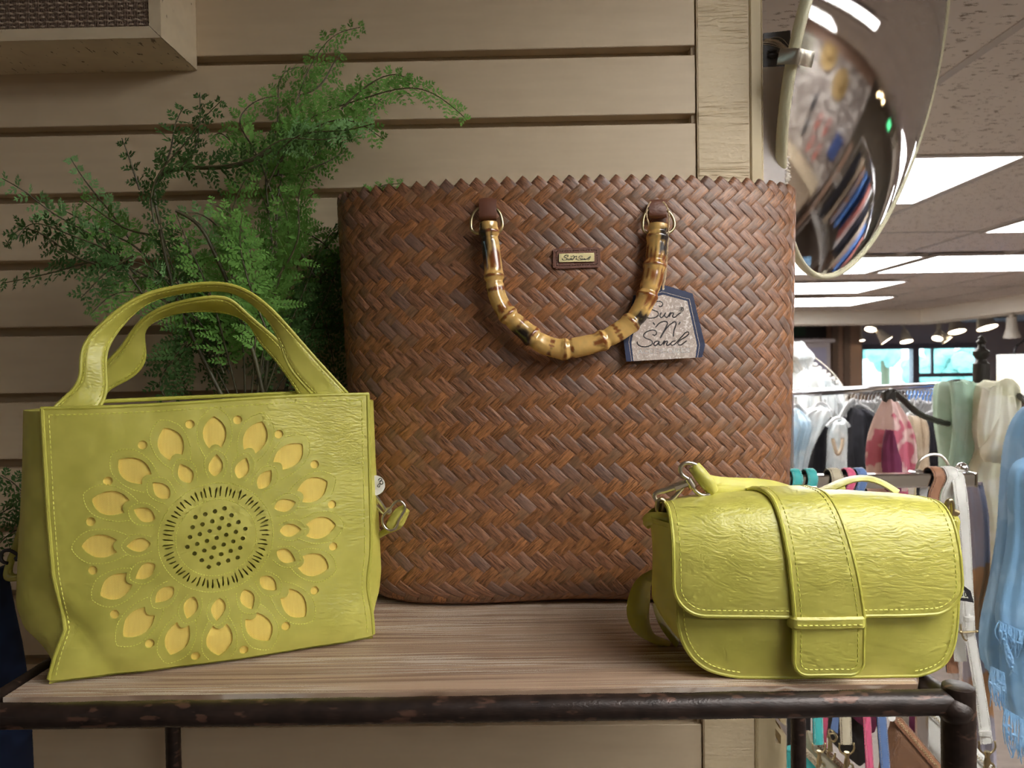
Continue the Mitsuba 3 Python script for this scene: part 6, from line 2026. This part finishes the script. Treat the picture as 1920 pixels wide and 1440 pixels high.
pbr('m_plank', plank, .7)
add('wall_right', box(PWX + .02, PWX + .1, -1.9, 1.5, 0, CEIL), 'm_dark_wood', kind='structure')
zz_ = .1
k = 0
while zz_ < CZ + .42:
    add('wall_right__plank', box(PWX, PWX + .02, -1.9, 1.5, zz_, zz_ + .135), 'm_plank')
    zz_ += .142
for k in range(14):
    add('wall_right__board', box(PWX - .01, PWX + .02, -1.9 + k * .243, -1.9 + k * .243 + .238, CZ + .43, CEIL - .01), 'm_brown_wood')
cloth('c_straw', (.42, .29, .12), (.50, .36, .17))
for (y, z, lb) in ((.15, .33, 'straw hat reflected in the mirror, nearer the picture'), (.64, .13, 'straw hat reflected in the mirror, lower of two')):
    key = nm('straw_hat')
    lab(key, lb, 'hat')
    part(key, 'brim', lathe([(.0, .0), (.20, .012), (.205, .016), (.20, .02), (.0, .012)], 28, axis=(-1, 0, .1), origin=(PWX - .005, y, CZ + z)), 'c_straw')
    part(key, 'crown', lathe([(.105, .01), (.095, .07), (.075, .105), (.03, .095), (0, .09)], 24, axis=(-1, 0, .1), origin=(PWX - .005, y, CZ + z + .04)), 'c_straw')
wp = nm('framed_picture')
lab(wp, 'pale framed picture reflected at the top left of the mirror', 'picture')
part(wp, 'frame', box(PWX - .03, PWX, -.75, -.28, CZ - .08, CZ + .42, .01), pbr('m_pale', (.55, .55, .47), .6), False)
part(wp, 'print', box(PWX - .034, PWX - .03, -.68, -.35, CZ, CZ + .34), pbr('m_print2', (.30, .28, .22), .6), False)
cloth('c_coral', (.55, .17, .15), (.62, .24, .20))
cloth('c_dots', (.012, .012, .02), (.05, .05, .07))
for (y, z, mt, lb) in ((.50, -.46, 'c_coral', 'coral sandal in the mirror, upper left of four'), (.76, -.42, 'c_coral', 'coral sandal in the mirror, upper right of four'), (.58, -.76, 'c_coral', 'coral sandal in the mirror, lower left of four'), (.84, -.76, 'c_coral', 'coral sandal in the mirror, lower right of four'), (.20, -.32, 'c_dots', 'black sandal in the mirror, upper of two'), (.27, -.66, 'c_dots', 'black sandal in the mirror, lower of two')):
    key = nm('sandal')
    lab(key, lb, 'sandal')
    t = np.linspace(0, 2 * PI, 33)[:-1]
    pg = Polygon([(.055 * math.cos(a) * (1 + .25 * math.sin(a)), .135 * math.sin(a)) for a in t])
    m_ = trimesh.creation.extrude_polygon(pg, .02, engine='earcut')
    v = m_.vertices
    m_.vertices = np.stack([PWX - .04 + v[:, 2], y + v[:, 0], CZ + z + v[:, 1]], 1)
    part(key, 'sole', m_, mt, False)
    part(key, 'thong', tube([[PWX - .04, y - .05, CZ + z], [PWX - .06, y - .02, CZ + z + .05], [PWX - .042, y, CZ + z + .09], [PWX - .06, y + .02, CZ + z + .05], [PWX - .04, y + .05, CZ + z]], .008, 8, n=24), 'm_white_paint')
bxk = nm('blue_box')
lab(bxk, 'blue square box reflected in the mirror', 'box')
part(bxk, 'carton', box(PWX - .14, PWX - .0, 1.08, 1.34, CZ - .62, CZ - .36, .006), pbr('m_bluebox', (.07, .12, .34), .6), False)
part(bxk, 'lid', box(PWX - .145, PWX - .0, 1.075, 1.345, CZ - .36, CZ - .33, .006), 'm_bluebox', False)
ws_ = nm('wall_shelf')
lab(ws_, 'white shelf with dark goods reflected in the middle of the mirror', 'shelf')
part(ws_, 'board', box(3.9, 4.45, 1.55, 3.4, CZ - .62, CZ - .59, .004), 'm_white_paint', False)
part(ws_, 'board', box(3.9, 4.45, 1.55, 3.4, CZ - 1.1, CZ - 1.07, .004), 'm_white_paint', False)
for y in (1.57, 3.36):
    part(ws_, 'side_panel', box(3.9, 4.45, y - .015, y + .015, 0, CZ - .2, .004), 'm_brown_wood', False)
rm = np.random.default_rng(8)
cols = ['c_black', 'c_beige', 'c_pattern', 'c_bright_blue', 'c_navy', 'c_coral', 'c_white', 'c_dots']
cn = ['black', 'beige', 'rust patterned', 'bright blue', 'navy', 'coral', 'white', 'dotted black']
for k in range(14):
    key = nm('hanging_garment')
    lab(key, f"{cn[k % 8]} garment between {cn[(k - 1) % 8]} and {cn[(k + 1) % 8]}, {'near' if k < 7 else 'far'} half of the rail in the mirror", 'garment', 'garments reflected in the mirror')
    y = 1.75 + k * .16
    x = 3.55 + rm.uniform(-.05, .05)
    L_ = rm.uniform(.5, .75)
    zt0 = CZ - .05 + rm.uniform(-.05, .05)
    an = np.arange(28) * 2 * PI / 28
    rg_ = []
    for f in np.linspace(0, 1, 14):
        w = .05 + .17 * min(1, f * 5)
        mod = 1 + .15 * np.sin(6 * an + k + 3 * f)
        rg_.append(np.stack([x + w * np.cos(an) * mod, y + .055 * np.sin(an) * mod, 0 * an + zt0 - f * L_], 1))
    part(key, 'cloth', skin(np.array(rg_)), cols[k % 8], 50)
    part(key, 'hanger', tube([[x, y, zt0 - .01], [x, y, zt0 + .05], [x + .015, y, zt0 + .07], [x, y, zt0 + .085]], .004, 6, n=12), 'm_chrome')
gr = nm('clothes_rack')
lab(gr, 'chrome rail carrying the garments reflected in the mirror', 'rack')
part(gr, 'bar', tube(np.linspace([3.55, 1.6, CZ + .03], [3.55, 4.1, CZ + .03], 6), .014, 10), 'm_chrome')
for y in (1.6, 4.1):
    part(gr, 'upright', tube(np.linspace([3.55, y, 0], [3.55, y, CZ + .03], 6), .014, 10), 'm_chrome')

for (y, z, x, lb) in ((1.82, .50, 4.75, 'warm spot lamp reflected in the mirror, lowest of the group'), (1.97, .54, 4.85, 'warm spot lamp reflected in the mirror, middle of the group'), (2.12, .52, 4.9, 'warm spot lamp reflected in the mirror, nearest the green sign')):
    key = nm('spot_lamp')
    lab(key, lb, 'lamp')
    c = np.array([x, y, CZ + z])
    part(key, 'shade', lathe([(.02, .09), (.035, .08), (.055, .0), (.05, .0), (0, .03)], 16, origin=c), 'm_lamp_body')
    part(key, 'arm', tube([c + [0, 0, .085], [x, y, CEIL]], .008, 6, n=4), 'm_lamp_body')
    scene[key + '__bulb'] = mikit.ply(ball(c + [0, 0, -.005], .042, 2), 'lamp_glow', emitter={'type': 'area', 'radiance': rgb(14, 10, 5.5)})
gsn = nm('green_sign')
lab(gsn, 'small glowing green sign reflected in the mirror', 'sign')
part(gsn, 'housing', box(4.88, 4.93, 2.60, 2.86, CZ + .40, CZ + .52, .004), 'm_dark_metal', False)
part(gsn, 'bracket', box(4.90, 4.915, 2.72, 2.74, CZ + .52, CEIL), 'm_dark_metal', False)
g_ = tm([[4.878, 2.62, CZ + .415], [4.878, 2.62, CZ + .505], [4.878, 2.84, CZ + .505], [4.878, 2.84, CZ + .415]], [[0, 1, 2, 3]])
if g_.face_normals[0][0] > 0:
    g_.faces = g_.faces[:, ::-1]
scene[gsn + '__lit_face'] = mikit.ply(g_, 'lamp_glow', emitter={'type': 'area', 'radiance': rgb(.05, 1.6, .55)})

bc = nm('counter')
lab(bc, 'beige low counter against the plank wall, reflected low at the left of the mirror', 'counter')
part(bc, 'body', box(3.95, 4.47, -1.2, 1.3, 0, CZ - 1.0, .01), 'c_beige', False)
part(bc, 'top', box(3.9, 4.48, -1.25, 1.35, CZ - 1.0, CZ - .97, .006), 'm_cream_paint', False)
